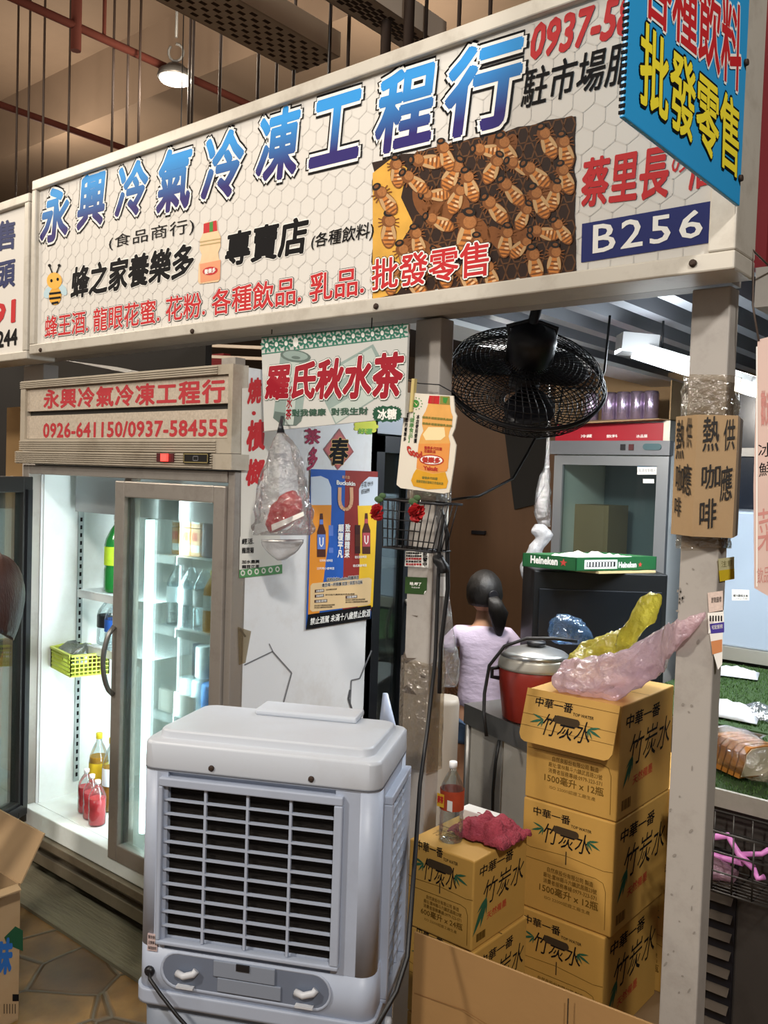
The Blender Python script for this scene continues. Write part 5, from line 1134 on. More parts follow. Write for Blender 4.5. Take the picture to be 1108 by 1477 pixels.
f = Flat((0, -1, 0), (0, RY+.011, 0), zoom=(740, 620, 4.2615)); f.rect(765, 200, 888, 275, 0, 1); f.rect(765, 200, 888, 228, 1, 2); f.rect(800, 302, 868, 328, 0, 1); f.text('能源效率標示', [(775, 238), (878, 240), (878, 262), (775, 260)], ((2, 0, 2),)); f.build('door_sticker', [m_wht, M('sticker_blue', '#3a8fc0', .5, 0, 0), M('sticker_grey_print', '#7a7a80', .5, 0, 0)], dd)
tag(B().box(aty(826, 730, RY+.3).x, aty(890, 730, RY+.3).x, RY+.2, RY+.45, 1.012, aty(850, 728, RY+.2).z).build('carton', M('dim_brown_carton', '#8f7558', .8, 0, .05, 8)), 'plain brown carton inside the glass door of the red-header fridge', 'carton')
# opened carton of cup sleeves on top
t = thing('open_carton', 'opened brown carton holding purple cans on top of the red-header fridge', 'carton', ((rx0+rx1)/2, RY+.25, zt))
zc = zt+.002; b = B(); cx0, cx1 = rx0-.02, rx1-.01; b.box(cx0, cx1, RY+.02, RY+.5, zc, zc+.006); b.box(cx1-.006, cx1, RY+.02, RY+.5, zc, zc+.2); b.box(cx0, cx0+.006, RY+.02, RY+.5, zc, zc+.2); b.box(cx0, cx1, RY+.494, RY+.5, zc, zc+.30); b.build('carton_walls', m_card, t)
b = B(); b.slab([(cx0, RY+.02, zc), (cx1, RY+.02, zc), (cx1-.02, RY-.07, zc+.0), (cx0+.1, RY-.09, zc-.02)], (0, 0, .005)); b.build('flap', m_card, t)
m_pur = M('purple_silver_can', '#bfaecb', .2, .75, .5, 30)
for k in range(5): can(aty(858+20*k, 560, RY+.1).x if k else aty(852, 560, RY+.1).x, RY+.12, zc+.006, m_pur, 'purple silver can in the carton on the red-header fridge, %s from the left' % ('first', 'second', 'third', 'fourth', 'fifth')[k], 'purple cans in the carton', .040, .155)
# hanging plastic bags beside that fridge
def softbag(name, pts, label, mt, cat='bag', amp=.22, fr=14, n=32):
    b = B(); b.crumple([(at(x, y, d), RGT*(r_*d/FPX), _f*(r_*.6*d/FPX)) for x, y, r_, d in pts], n, 4, amp, fr*1.3); return tag(b.build(name, mt), label, cat)
m_wbag = FILM('white_plastic_bag', '#eeeeee', .08, .7, '#cfcfd2', .3, bump=.4, bscale=30)
softbag('plastic_bag', [(778, 756, 6, 4.05), (780, 765, 14, 4.05), (784, 775, 12, 4.05), (774, 790, 12, 4.05), (766, 810, 13, 4.05), (763, 825, 12, 4.05), (762, 842, 5, 4.05)], 'white plastic bag hanging left of the red-header fridge', m_wbag)
softbag('plastic_bag', [(794, 500, 2, 4.2), (790, 655, 3, 4.25), (786, 690, 8, 4.25), (783, 730, 12, 4.25), (786, 760, 8, 4.25)], 'dusty clear bag hanging above the white one by the red-header fridge', m_film)
# black box with beer tray
TD = 3.68; dirx = (RGT*1).copy(); dirx.z = 0; dirx.normalize(); diry = V((-dirx.y, dirx.x, 0))
bl, br = at(771, 826, TD), at(964, 826, TD); zb = (bl.z+br.z)/2
t = thing('black_cabinet', 'matt black box-shaped cabinet under the green beer tray', 'cabinet', ((bl.x+br.x)/2, (bl.y+br.y)/2, 0))
bw = (V((br.x, br.y, 0))-V((bl.x, bl.y, 0))); ux = bw.normalized(); uy = V((-ux.y, ux.x, 0)); o_ = V((bl.x, bl.y, 0))
b = B(); b.obox(o_+bw/2+uy*.15+V((0, 0, zb/2)), bw/2, uy*.15, V((0, 0, zb/2))); b.build('cabinet_body', M('matt_black_panel', '#121417', .45, 0, .1, 5), t, bevel=.005)
b = B(); b.obox(o_+bw*.5+uy*(-.004)+V((0, 0, zb*.5)), bw*.46, uy*.004, V((0, 0, zb*.44))); b.build('door', M('black_door_panel', '#181b20', .3, 0, .05, 6), t, bevel=.003)
K0, K1, K2 = at(831, 819, TD-.10), at(754, 803, TD+.04), at(947, 813, TD+.08); zt2 = zb+.012
K0 = V((K0.x, K0.y, 0)); ua = V((K1.x, K1.y, 0))-K0; ub = V((K2.x, K2.y, 0))-K0
t = thing('beer_tray', 'shallow green beer carton tray on the black cabinet', 'tray', K0+V((0, 0, zt2)))
b = B(); hh = V((0, 0, .056)); zz = V((0, 0, zt2))
def wallp(o, u, n): b.slab([o+zz, o+u+zz, o+u+zz+hh, o+zz+hh], n)
na, nb = ub.normalized()*.004, ua.normalized()*.004
wallp(K0, ua, na); wallp(K0, ub, nb); wallp(K0+ub, ua, -na); wallp(K0+ua, ub, -nb); b.slab([K0+zz, K0+ua+zz, K0+ua+ub+zz, K0+ub+zz], (0, 0, .003))
b.build('tray_walls', M('beer_green', '#1f5a32', .45, 0, .06, 8), t)
def onface(u, n):
    return Flat(n, K0+zz, u=u.normalized(), v=(0, 0, 1)), u.length
nf = -(ub-ua*(ub.dot(ua)/ua.dot(ua))).normalized(); f, ln = onface(ua, nf); f.p = K0+zz+ua; f.u = -ua.normalized()
f.text('Heineken', [(ln*.16, .047), (ln*.66, .047), (ln*.66, .018), (ln*.16, .018)], ((0, .05, 1),))
def star(f, x, y, r, mi): f.poly([(x+(r if k % 2 == 0 else r*.42)*math.cos(PI/2+k*PI/5), y+(r if k % 2 == 0 else r*.42)*math.sin(PI/2+k*PI/5)) for k in range(10)], mi, 1)
star(f, ln*.77, .03, .017, 1); f.build('left_print', [m_wht, M('star_red', '#c04038', .5, 0, 0)], t)
nf = -(ua-ub*(ua.dot(ub)/ub.dot(ub))).normalized(); f, ln = onface(ub, nf)
f.rect(ln*.10, .008, ln*.50, .045, 0, 1); f.rect(ln*.125, .016, ln*.475, .037, 2, 2)
for k in range(9): f.rect(ln*(.135+.037*k), .018, ln*(.155+.037*k), .035, 0, 3)
f.text('Heineken', [(ln*.52, .034), (ln*.74, .034), (ln*.74, .012), (ln*.52, .012)], ((0, .04, 1),)); star(f, ln*.79, .023, .012, 1); f.build('right_print', [m_wht, M('star_red', '#c04038'), m_ink], t)
rs = []
for i in range(15):
    rs.append([K0+ua*(.04+.92*i/14)+ub*(.04+.92*j/14)+V((0, 0, zt2+.03+.026*(1-abs(i/7-1)**4)*(1-abs(j/7-1)**4)+.022*noise.noise(V((i*.6, j*.6, 3)))*(1-abs(i/7-1)**4))) for j in range(15)])
tag(B().rings(rs, close=False, cap=False).build('white_paper', M('crumpled_white_paper', '#e6e2d8', .7, 0, .05, 10), solid=.003), 'crumpled white paper filling the green beer tray', 'paper')
tag(B().slab([K0+ub*.25+ua*(-.04)+V((0, 0, zb+.001)), K0+ub*.95+ua*(-.06)+V((0, 0, zb+.001)), K0+ub*.95+ua*.5+V((0, 0, zb+.001)), K0+ub*.25+ua*.5+V((0, 0, zb+.001))], (0, 0, .009)).build('cardboard_sheet', M('pale_cardboard', '#cdb684', .8, 0, .05, 10)), 'pale cardboard sheet between the black cabinet and the beer tray', 'cardboard')
# steel side table with the cooker
E0, E1 = V((-1.9, 2.81, 0)), V((-1.455, 2.636, 0)); ex_ = (E1-E0).normalized(); ey_ = V((-ex_.y, ex_.x, 0)); tl = (E1-E0).length
def T(a, b_, z): return E0+ex_*a+ey_*b_+V((0, 0, z))
t = thing('steel_table', 'small stained steel side table under the red rice cooker', 'table', T(tl/2, .2, 0))
b = B(); b.slab([T(0, 0, .735), T(tl, 0, .735), T(tl, .42, .735), T(0, .42, .735)], (0, 0, .006)); b.slab([T(0, 0, .665), T(tl, 0, .665), T(tl, 0, .735), T(0, 0, .735)], ey_*.004); b.slab([T(0, 0, .665), T(0, .42, .665), T(0, .42, .735), T(0, 0, .735)], ex_*.004); b.build('table_top', m_steel, t)
m_tp = M('table_dusty_panel', '#a9a59c', .55, .2, .1, 6, dirt='#6a6258', dirt_amt=.5)
b = B(); b.slab([T(.02, .02, .02), T(.225, .02, .02), T(.225, .02, .665), T(.02, .02, .665)], ey_*.006); b.slab([T(.232, .02, .34), T(tl-.01, .02, .34), T(tl-.01, .02, .665), T(.232, .02, .665)], ey_*.006); b.build('front_panel', m_tp, t)
b = B(); b.slab([T(.02, .4, .02), T(tl-.01, .4, .02), T(tl-.01, .4, .665), T(.02, .4, .665)], ey_*.006); b.slab([T(.02, .02, .02), T(.02, .4, .02), T(.02, .4, .665), T(.02, .02, .665)], ex_*.006); b.build('side_panel', m_tp, t)
for a in (.012, tl-.012):
    for c in (.015, .405): B().tube([T(a, c, 0), T(a, c, .735)], .012, 8).build('leg', m_steel, t)
b = B(); b.slab([T(.24, .03, .26), T(tl-.02, .03, .26), T(tl-.02, .3, .26), T(.24, .3, .26)], (0, 0, .02)); b.build('lower_shelf', M('wood_shelf_pale', '#b9a98c', .6, 0, .1, 8), t)
b = B(); b.tube([T(.225, .004, .66), T(.222, -.006, .58), T(.215, -.008, .47), T(.212, -.004, .38), T(.25, .02, .33)], .006, 6); tag(b.build('black_cable', m_cable), 'short black cable hanging in front of the steel table', 'cable')
# rice cooker
RC = V((-1.595, 2.805, .742)); t = thing('rice_cooker', 'round red rice cooker with steel lid on the steel table', 'rice cooker', RC)
B().lathe([(.095, 0), (.112, .01), (.128, .14), (.13, .19), (.126, .195)], RC, n=32).build('cooker_body', M('cooker_red', '#8e2a1e', .3, 0, .06, 5), t)
B().lathe([(.134, .19), (.134, .20), (.128, .222), (.126, .232)], RC, n=32).build('steel_band', m_alu, t)
lid = B().lathe([(.127, .232), (.105, .248), (.06, .262), (.02, .268)], RC, n=32).build('lid', M('cooker_lid_steel', '#b5b5b3', .28, .8, .05, 5), t)
b = B(); b.lathe([(.03, .268), (.036, .275), (.034, .284), (.01, .287)], RC, n=16); b.build('lid_knob', m_black, lid)
for s in (-1, 1): b = B(); b.tube([RC+RGT*(s*.128)+V((0, 0, .15)), RC+RGT*(s*.155)+V((0, 0, .155)), RC+RGT*(s*.155)+V((0, 0, .185)), RC+RGT*(s*.128)+V((0, 0, .19))], .008, 8); b.build('handle', m_black, t)
b = B(); b.tube([at(*q) for q in ((832, 925, 3.0), (800, 921, 2.98), (760, 921, 3.0), (728, 932, 3.02), (706, 960, 3.04), (699, 1000, 3.04), (698, 1030, 3.02), (702, 1062, 3.0))], .006, 8); tag(b.build('black_cable', m_cable), 'thick black cable arching over the left side of the rice cooker', 'cable')
softbag('plastic_bag', [(825, 928, 22, 3.3), (823, 918, 30, 3.3), (820, 905, 27, 3.3), (816, 893, 20, 3.3), (812, 886, 8, 3.3)], 'blue tinted clear bag behind the rice cooker lid', FILM('blue_clear_film', '#b9d4ee', .14, .22, '#7aa6d4', .1, bump=.8, bscale=35), amp=.25, fr=22)
# yellow and pink carrier bags
def carrier(name, pts, label, col, tint):
    b = B(); b.crumple(pts, 54, 7, .26, 13)
    return tag(b.build(name, FILM(col[0], tint, .06, .6, col[1], .2, bump=1, bscale=35)), label, 'bag')
def P3(x, y, Y): return aty(x, y, Y)
up = V((0, 0, 1))
carrier('carrier_bag', [(V((-1.285, 2.50, 1.03)), V((0, .06, 0)), up*.03), (V((-1.25, 2.50, 1.055)), V((0, .10, 0)), up*.052), (V((-1.19, 2.51, 1.075)), V((0, .11, 0)), up*.06), (V((-1.13, 2.52, 1.12)), V((0, .09, 0)), up*.05), (P3(915, 905, 2.55), V((.01, .06, .02)), up*.045), (P3(935, 880, 2.56), V((.02, .03, .0)), up*.045), (P3(948, 866, 2.56), V((.01, .015, 0)), up*.02)], 'translucent yellow carrier bag on the top water carton', ('yellow_bag_film', '#eadf74'), '#f6eeb0')
carrier('carrier_bag', [(V((-1.235, 2.33, 1.035)), V((0, .05, 0)), up*.02), (V((-1.215, 2.33, 1.04)), V((0, .085, 0)), up*.045), (V((-1.13, 2.335, 1.05)), V((0, .11, 0)), up*.055), (V((-1.05, 2.33, 1.07)), V((0, .085, 0)), up*.065), (P3(955, 938, 2.2), V((.0, .04, 0)), up*.055), (P3(960, 931, 2.03), V((.0, .02, 0)), up*.045), (P3(976, 917, 1.905), V((0, .012, 0)), up*.035), (P3(995, 902, 1.90), V((0, .01, 0)), up*.024), (P3(1017, 887, 1.90), V((0, .006, 0)), up*.007)], 'pink carrier bag whose stretched handle is tied around the right post', ('pink_bag_film', '#fadfe8'), '#fdeef4')
# bags and bin behind the left post
softbag('plastic_bag', [(645, 845, 2, 3.0), (648, 922, 8, 3.0), (648, 940, 14, 3.0), (648, 965, 15, 3.0), (646, 990, 12, 3.0)], 'clear bag hanging just right of the left post', m_film)
softbag('plastic_bag', [(636, 866, 4, 2.49), (638, 880, 11, 2.49), (638, 893, 12, 2.49), (635, 902, 5, 2.49)], 'small clear bag taped high on the side of the left post', m_film)
p = at(640, 1115, 3.1); q = at(640, 1005, 3.1)
b = B(); b.lathe([(.045, 0), (.05, .02), (.055, q.z-.02), (.05, q.z)], (p.x-.01, p.y, 0), n=20); tag(b.build('white_bin', M('bin_offwhite', '#a59c90', .5, 0, .06, 6)), 'tall off-white bin behind the left post', 'bin')
# tall fluorescent fixture in the stall
La, Lb = at(905, 512, 3.3), at(1100, 560, 3.05); La = V((La.x, La.y, 2.09)); Lb = V((Lb.x, Lb.y, 2.06))
La, Lb = at(922, 520, 3.3), at(1095, 575, 3.0)
t = thing('fluorescent_lamp', 'glaring white fluorescent fixture under the stall roof behind the right post', 'lamp', (La+Lb)/2)
B().bar(La+V((0, 0, .06)), Lb+V((0, 0, .06)), .14, .02).build('lamp_housing', m_white, t)
B().bar(La+V((0, 0, .025)), Lb+V((0, 0, .025)), .10, .045).build('lamp_tube', M('tube_glow', '#f2f8ff', .5, 0, 0, emit=7), t)
B().bar(at(893, 495, 3.25), at(945, 500, 3.25), .10, .07).build('lamp_end_box', M('lamp_end_grey', '#8a8a8a', .5, 0, 0), t)
b = B()
for q in (La*.8+Lb*.2, La*.2+Lb*.8): b.tube([q+V((0, 0, .06)), (q.x, q.y, 2.2)], .004, 6)
b.build('hanging_wire', m_blackw, t)
# ================================================================== right post fittings
PK = 1.84
Cn, Lf, Rt, Bk = [V((q.x, q.y, 0)) for q in (aty(1007, 600, 1.862), aty(977, 600, 1.905), aty(1064, 600, 1.905), aty(1040, 600, 2.03))]
Bk = V((-.735, 2.03, 0)); zlo, zhi = 1.495, 1.752
t = thing('carton_sleeve', 'brown cardboard sleeve with handwritten black characters taped around the right post', 'sign', (-.7, 1.94, zlo))
ring = [Cn, Rt, V((Rt.x-.03, 2.03, 0)), V((Lf.x-.005, 2.02, 0)), Lf]
b = B(); b.rings([[p+V((0, 0, z)) for p in ring] for z in (zlo, zlo+.02, zhi)], cap=False, smooth=False)
b.build('cardboard', m_card, t, solid=.004)
n1 = (Rt-Cn).cross(V((0, 0, 1))).normalized(); n1 = n1 if n1.y < 0 else -n1
n2 = (Cn-Lf).cross(V((0, 0, 1))).normalized(); n2 = n2 if n2.y < 0 else -n2
f = Flat(n1, Cn+n1*.003); HB = M('brush_pen_black', '#17120e', .6, 0, 0)
for ch, q in (('熱', (1015, 602, 651, 1038, 600, 650)), ('咖', (1013, 672, 706, 1040, 668, 702)), ('啡', (1010, 722, 764, 1034, 718, 760)), ('供', (1045, 606, 650, 1061, 604, 648)), ('應', (1040, 674, 724, 1057, 670, 720))): f.text(ch, q4(*q, lean=.03), ((0, .012, 2),))
f.build('right_writing', [HB], t)
f = Flat(n2, Cn+n2*.003)
for ch, q in (('熱', (977, 606, 662, 988, 606, 662)), ('咖', (976, 670, 708, 987, 672, 708)), ('啡', (974, 716, 744, 983, 718, 746)), ('供', (991, 602, 645, 999, 603, 646)), ('應', (986, 668, 712, 998, 670, 716))): f.text(ch, q4(*q, lean=.03), ((0, .010, 2),))
f.build('left_writing', [HB], t)
tape_wrap(-.755, -.651, 1.915, 1.99, 1.748, 1.84, 'crinkled clear tape around the right post above the carton sleeve', .006)
tape_wrap(-.753, -.652, 1.917, 1.988, 1.47, 1.50, 'clear tape around the right post under the carton sleeve', .006)
f = Flat((1, 0, 0), (-.658, 0, 0)); f.poly([(1036, 806), (1059, 803), (1059, 835), (1038, 839)], 0, 1); f.poly([(1036.5, 823), (1059, 820), (1059, 835), (1038, 839)], 1, 2); f.text('注意', [(1040, 809), (1056, 807), (1056, 816), (1040, 818)], ((2, .0, 3),))
tag(f.build('yellow_note', [M('note_pale', '#e8e2b0', .6, 0, 0), M('note_yellow', '#f2d22e', .6, 0, 0), M('note_print', '#a8a070', .6, 0, 0)]), 'yellow and white note stuck on the side of the right post', 'note')
f = Flat((0, -1, 0), (-.66, 1.922, 0)); f.poly([(1021, 855), (1043, 852), (1043, 882), (1023, 884)], 0, 1); f.poly([(1021, 884), (1044, 880), (1045, 905), (1022, 914)], 1, 1); f.poly([(1024, 900), (1045, 897), (1045, 912), (1026, 914)], 2, 2); f.poly([(1024, 914), (1043, 909), (1042, 958), (1036, 966), (1027, 935)], 1, 1); f.poly([(1026, 925), (1042, 922), (1042, 940), (1028, 944)], 3, 2)
for k in range(5): f.line([(1025+k*4, 888), (1025+k*4, 896)], 2, 4, 2)
f.text('瀏覽圖樣', [(1026, 862), (1041, 860), (1041, 868), (1026, 870)], ((4, .0, 2),)); f.text('宅配服務', [(1027, 902), (1043, 900), (1043, 906), (1027, 908)], ((1, .0, 3),))
tag(f.build('paper_labels', [M('label_peach_print', '#d8c3b8', .6, 0, .25, 150), m_wht, M('label_purple', '#4a3d94', .6, 0, 0), M('label_orange', '#cf8a5a', .6, 0, 0), m_ink]), 'peeling delivery labels low on the right post', 'label')
f = Flat((0, -1, 0), (0, 1.9244, 0)); rn = random.Random(5)
for k in range(26):
    y = rn.uniform(800, 1440); x = 976-(y-800)*.036+rn.uniform(4, 46); f.oval(x, y, rn.uniform(.8, 2.2), rn.uniform(1, 4), 0, 1, rn.uniform(0, 1))
for k in range(14): f.oval(982+rn.uniform(-5, 5), 858+rn.uniform(-12, 12), 1.2, 2.2, 0, 1)
f.build('paint_scuffs', [M('scuff_grey', '#8a837b', .8, 0, 0)], bpy.data.objects['stall_post'])
# banner at the right frame edge
b0 = [(1093, 490), (1170, 470), (1165, 800), (1112, 862), (1088, 848), (1087, 700)]
t = thing('hanging_banner', 'pale pink banner with red writing at the right frame edge', 'banner', aty(1110, 850, 1.9))
pts = [aty(x, y, 1.9) for x, y in b0]; B().slab(pts, (0, .004, 0)).build('banner_sheet', M('pink_banner', '#d3b6ab', .5, 0, .15, 8), t)
f = Flat((0, -1, 0), (0, 1.9, 0)); f.text('歡迎光臨', [(1098, 565), (1130, 560), (1128, 612), (1098, 614)], ((0, .03, 1),)); f.rect(1091, 500, 1093, 846, 2, 1); f.text('冰沙', [(1094, 640), (1140, 634), (1140, 656), (1094, 660)], ((1, .0, 1),)); f.text('鮮果', [(1095, 668), (1140, 660), (1140, 684), (1095, 688)], ((1, .0, 1),)); f.text('菜單', [(1093, 735), (1150, 725), (1150, 790), (1093, 796)], ((0, .0, 1),)); f.text('飲品點心小菜', [(1092, 820), (1150, 806), (1150, 836), (1092, 842)], ((0, .0, 1),))
f.build('banner_print', [M('banner_faded_print', '#c58880', .5, 0, .2, 40), m_ink, m_wht], t)
b = B(); b.tube([aty(1095, 492, 1.9), aty(1086, 440, 1.9), aty(1087, 395, 1.9), aty(1085, 360, 1.9), V((-.59, 2.0, 2.06))], .0022, 6); tag(b.build('hanging_wire', M('bare_wire', '#5e5148', .5, .3, 0)), 'thin twisted wire carrying the pink banner', 'wire')

# ================================================================== turf counter on the right
m_cab = M('counter_dark_metal', '#4d4844', .45, .5, .12, 5, dirt='#2a2622', dirt_amt=.5)
TX0, TX1, TY0, TY1, TZ = -.87, .45, 2.40, 4.2, .78
t = thing('counter', 'dark metal counter with louvred front right of the grey post', 'counter', ((TX0+TX1)/2, 3.3, 0))
B().box(TX0, TX1, TY0+.04, TY1, .03, TZ-.03).build('cabinet_body', m_cab, t)
b = B(); b.box(TX0-.01, TX1, TY0, TY1, TZ-.03, TZ); b.box(-1.42, TX0-.0105, 3.08, TY1, TZ-.03, TZ); b.build('counter_top', m_steel, t)
B().box(-1.41, TX0-.002, 3.12, TY1, .03, TZ-.03).build('cabinet_wing', m_cab, t)
b = B(); b.box(TX0-.01, TX1, TY0-.004, TY0+.008, TZ-.035, TZ+.012); b.build('top_rim', m_alu, t)
lx0, lx1 = aty(1022, 1300, TY0+.04).x, aty(1060, 1300, TY0+.04).x
B().box(lx0-.02, lx1+.006, TY0+.03, TY0+.041, .04, .62).build('louvre_recess', m_black, t)
for k in range(11): z = .08+k*.05; b = B(); b.slab([(lx0-.01, TY0+.034, z+.022), (lx1, TY0+.034, z+.022), (lx1, TY0+.012, z), (lx0-.01, TY0+.012, z)], (0, .003, .003)); b.build('louvre', M('louvre_bronze', '#5c5248', .4, .5, .1, 8), t)
b = B(); b.box(TX0+.005, TX1-.01, TY0+.012, TY1-.01, TZ, TZ+.006); b.box(-1.415, TX0+.0045, 3.09, TY1-.01, TZ, TZ+.006); tb_ = b
t2 = tag(tb_.build('turf_mat', M('turf_backing', '#2a421b', .9, 0, .3, 30)), 'artificial green turf covering the dark counter', 'turf')
rn = random.Random(11); g = B()
for k in range(21000):
    x, y = rn.uniform(-1.41, -.25), rn.uniform(TY0+.02, TY1-.02)
    if x < TX0+.01 and y < 3.1: continue
    h = rn.uniform(.006, .014); a = rn.uniform(0, 2*PI); w_ = .0022; dx, dy = rn.uniform(-.006, .006), rn.uniform(-.006, .006)
    g.poly([(x-w_*math.cos(a), y-w_*math.sin(a), TZ+.005), (x+w_*math.cos(a), y+w_*math.sin(a), TZ+.005), (x+dx, y+dy, TZ+.005+h)])
tag(g.build('grass_pile', M('turf_green', '#38571f', .7, 0, .45, 25), t2, auto=False), kind='stuff')
# things on the turf
def onturf(x, y): p = atz(x, y, TZ+.012); return p
def packet(c, ax_, ay_, h, mt, name, label, cat, seed=0):
    rs = []
    for i in range(10):
        rs.append([c+ax_*(i/4.5-1)+ay_*(j/4.5-1)+V((0, 0, .003+h*(1-abs(i/4.5-1)**3)*(1-abs(j/4.5-1)**3)*(.7+.5*noise.noise(V((i*.7+seed, j*.7, 1)))))) for j in range(10)])
    return tag(B().rings(rs, close=False, cap=False).build(name, mt, solid=.002), label, cat)
m_tis = M('tissue_white', '#d4d8de', .6, 0, .03, 20)
packet(onturf(1058, 972), V((.10, .02, 0)), V((-.02, .08, 0)), .03, m_tis, 'napkin_packet', 'white napkin packet at the back of the turf, nearest the white appliance', 'napkins', 1)
packet(onturf(1052, 1030), V((.10, .0, 0)), V((-.02, .08, 0)), .05, m_tis, 'napkin_packet', 'thick white napkin packet in the middle of the turf', 'napkins', 4)
packet(onturf(1092, 1030), V((.07, .0, 0)), V((-.0, .09, 0)), .04, m_film, 'plastic_bag', 'empty clear bag beside the thick napkin packet on the turf', 'bag', 8)
packet(onturf(1100, 952), V((.17, .05, 0)), V((-.03, .05, 0)), .008, M('orange_brown_cloth', '#a8683a', .8, 0, .1, 10), 'brown_mat', 'orange brown mat at the back edge of the turf', 'mat', 9)
c = onturf(1062, 1114); t = thing('sliced_bread', 'loaf of sliced white bread in a clear bag on the turf', 'bread', c+V((0, 0, .0)))
dr = V((.8, -.45, 0)).normalized(); pr = V((.45, .8, 0)).normalized(); m_crust = M('bread_crust', '#b87a35', .7, 0, .2, 20); m_crumb = M('bread_crumb', '#ecdcba', .8, 0, .05, 50)
for k in range(6):
    q = c+dr*(-.075+.024*k)+V((0, 0, .008+.0)); lean = V((dr.x*.35, dr.y*.35, 1)).normalized()
    pts = [(-.05, 0), (.05, 0), (.053, .06), (.058, .08), (.045, .1), (0, .104), (-.045, .1), (-.058, .08), (-.053, .06)]
    b = B(); b.slab([q+pr*a+lean*z for a, z in pts], dr*.019); sl_ = b.build('bread_slice', m_crust, t)
    b = B(); b.slab([q+dr*.0192+pr*(a*.9)+lean*(.005+z*.91) for a, z in pts], dr*.002); b.build('crumb', m_crumb, sl_)
b = B(); b.loft([(c+dr*(-.16+.05*k)+V((0, 0, (.03, .05, .06, .062, .06, .055, .03)[k]+.004)), pr*((.02, .06, .068, .07, .07, .066, .03)[k]), V((0, 0, (.02, .045, .056, .058, .056, .05, .02)[k]))) for k in range(7)], 22, .1, 18); b.build('clear_bag', m_film, t)
# wire basket on the counter front
t = thing('wire_basket', 'dark wire basket hanging on the front of the turf counter', 'basket', (-.72, TY0-.08, .55))
wx0, wx1, wy0, wy1, wz0, wz1 = -.845, -.60, TY0-.155, TY0-.006, .585, .735
b = B()
for z in (wz0, wz0+.05, wz0+.1, wz1): b.tube([(wx0, wy0, z), (wx1, wy0, z), (wx1, wy1, z), (wx0, wy1, z), (wx0, wy0, z)], .0035 if z == wz1 else .0025, 6)
b.build('basket_rim', m_dsteel, t); b = B()
for k in range(9): y = wy0+(wy1-wy0)*k/8; b.tube([(wx0, y, wz0), (wx1, y, wz0)], .002, 5)
for k in range(6): x = wx0+(wx1-wx0)*k/5; b.tube([(x, wy0, wz1), (x, wy0, wz0), (x, wy1, wz0), (x, wy1, wz1)], .0025, 5)
b.build('basket_mesh', m_dsteel, t)
p = V((-.76, TY0-.07, .61)); b = B(); m_pk = M('pink_plastic', '#e08ad0', .4, 0, .05, 20)
b.tube([p+V((-.06, 0, .06)), p+V((.02, 0, .09)), p+V((.05, 0, .05)), p+V((.09, -.01, .03))], .009, 8); b.tube([p+V((.05, 0, .05)), p+V((.10, .02, .06)), p+V((.12, .02, .08))], .007, 8); b.tube([p+V((.09, -.01, .03)), p+V((.105, -.02, .01)), p+V((.12, -.02, .02))], .007, 8); b.tube([p+V((-.06, 0, .03)), p+V((.0, .02, .02)), p+V((.06, 0, .03))], .008, 8)
tag(b.build('pink_hanger', m_pk), 'pink plastic hanger hook lying in the dark wire basket', 'hanger')
b = B(); b.loft([(p+V((-.07+.03*k, -.02, .0+.0)), V((0, .03, 0)), V((0, 0, .02+.008*math.sin(k)))) for k in range(5)], 14, .2, 20); tag(b.build('plastic_bag', FILM('pinkish_clear_film', '#f6e0ec', .12, .4, '#e0b8cc', .2, bump=.8, bscale=30)), 'crumpled pinkish bag under the pink hanger', 'bag')
# white appliance and dark cabinet behind
ap = aty(1040, 937, 4.22); wz = aty(1056, 737, 4.22).z
t = thing('white_appliance', 'pale blue white box-shaped appliance behind the turf counter', 'appliance', (-1.1, 4.5, 0))
m_ap = M('appliance_bluewhite', '#9aa8b8', .4, 0, .04, 4)
B().box(-1.6, -.6, 4.22, 4.75, .86, wz).build('appliance_body', m_ap, t, bevel=.01); B().box(-1.6, -.6, 4.24, 4.75, .02, .80).build('lower_body', m_cab, t); B().box(-1.62, -.58, 4.2, 4.76, .80, .86).build('front_rail', m_alu, t)
f = Flat((0, -1, 0), (0, 4.2195, 0)); f.poly([(1056, 850), (1081, 851), (1081, 866), (1056, 866)], 0, 1); f.text('請勿觸摸本機', [(1058, 857), (1079, 857.5), (1079, 861.5), (1058, 861)], ((1, .02, 2),)); f.text('LXH2017038', [(1060, 862), (1078, 862), (1078, 865), (1060, 865)], ((1, 0, 2),)); f.build('rating_label', [m_wht, m_ink], t)
t = thing('dark_cabinet', 'dark blue glossy cabinet with a steel handle above the white appliance', 'cabinet', (-1.1, 5.0, 0))
B().box(-1.75, -.3, 4.85, 5.05, .05, 2.1).build('cabinet_body', M('navy_gloss', '#1a2433', .2, 0, .1, 3), t)
q = aty(1076, 653, 4.84); B().box(q.x-.12, q.x+.12, 4.825, 4.85, q.z-.02, q.z+.025).build('handle', m_steel, t)

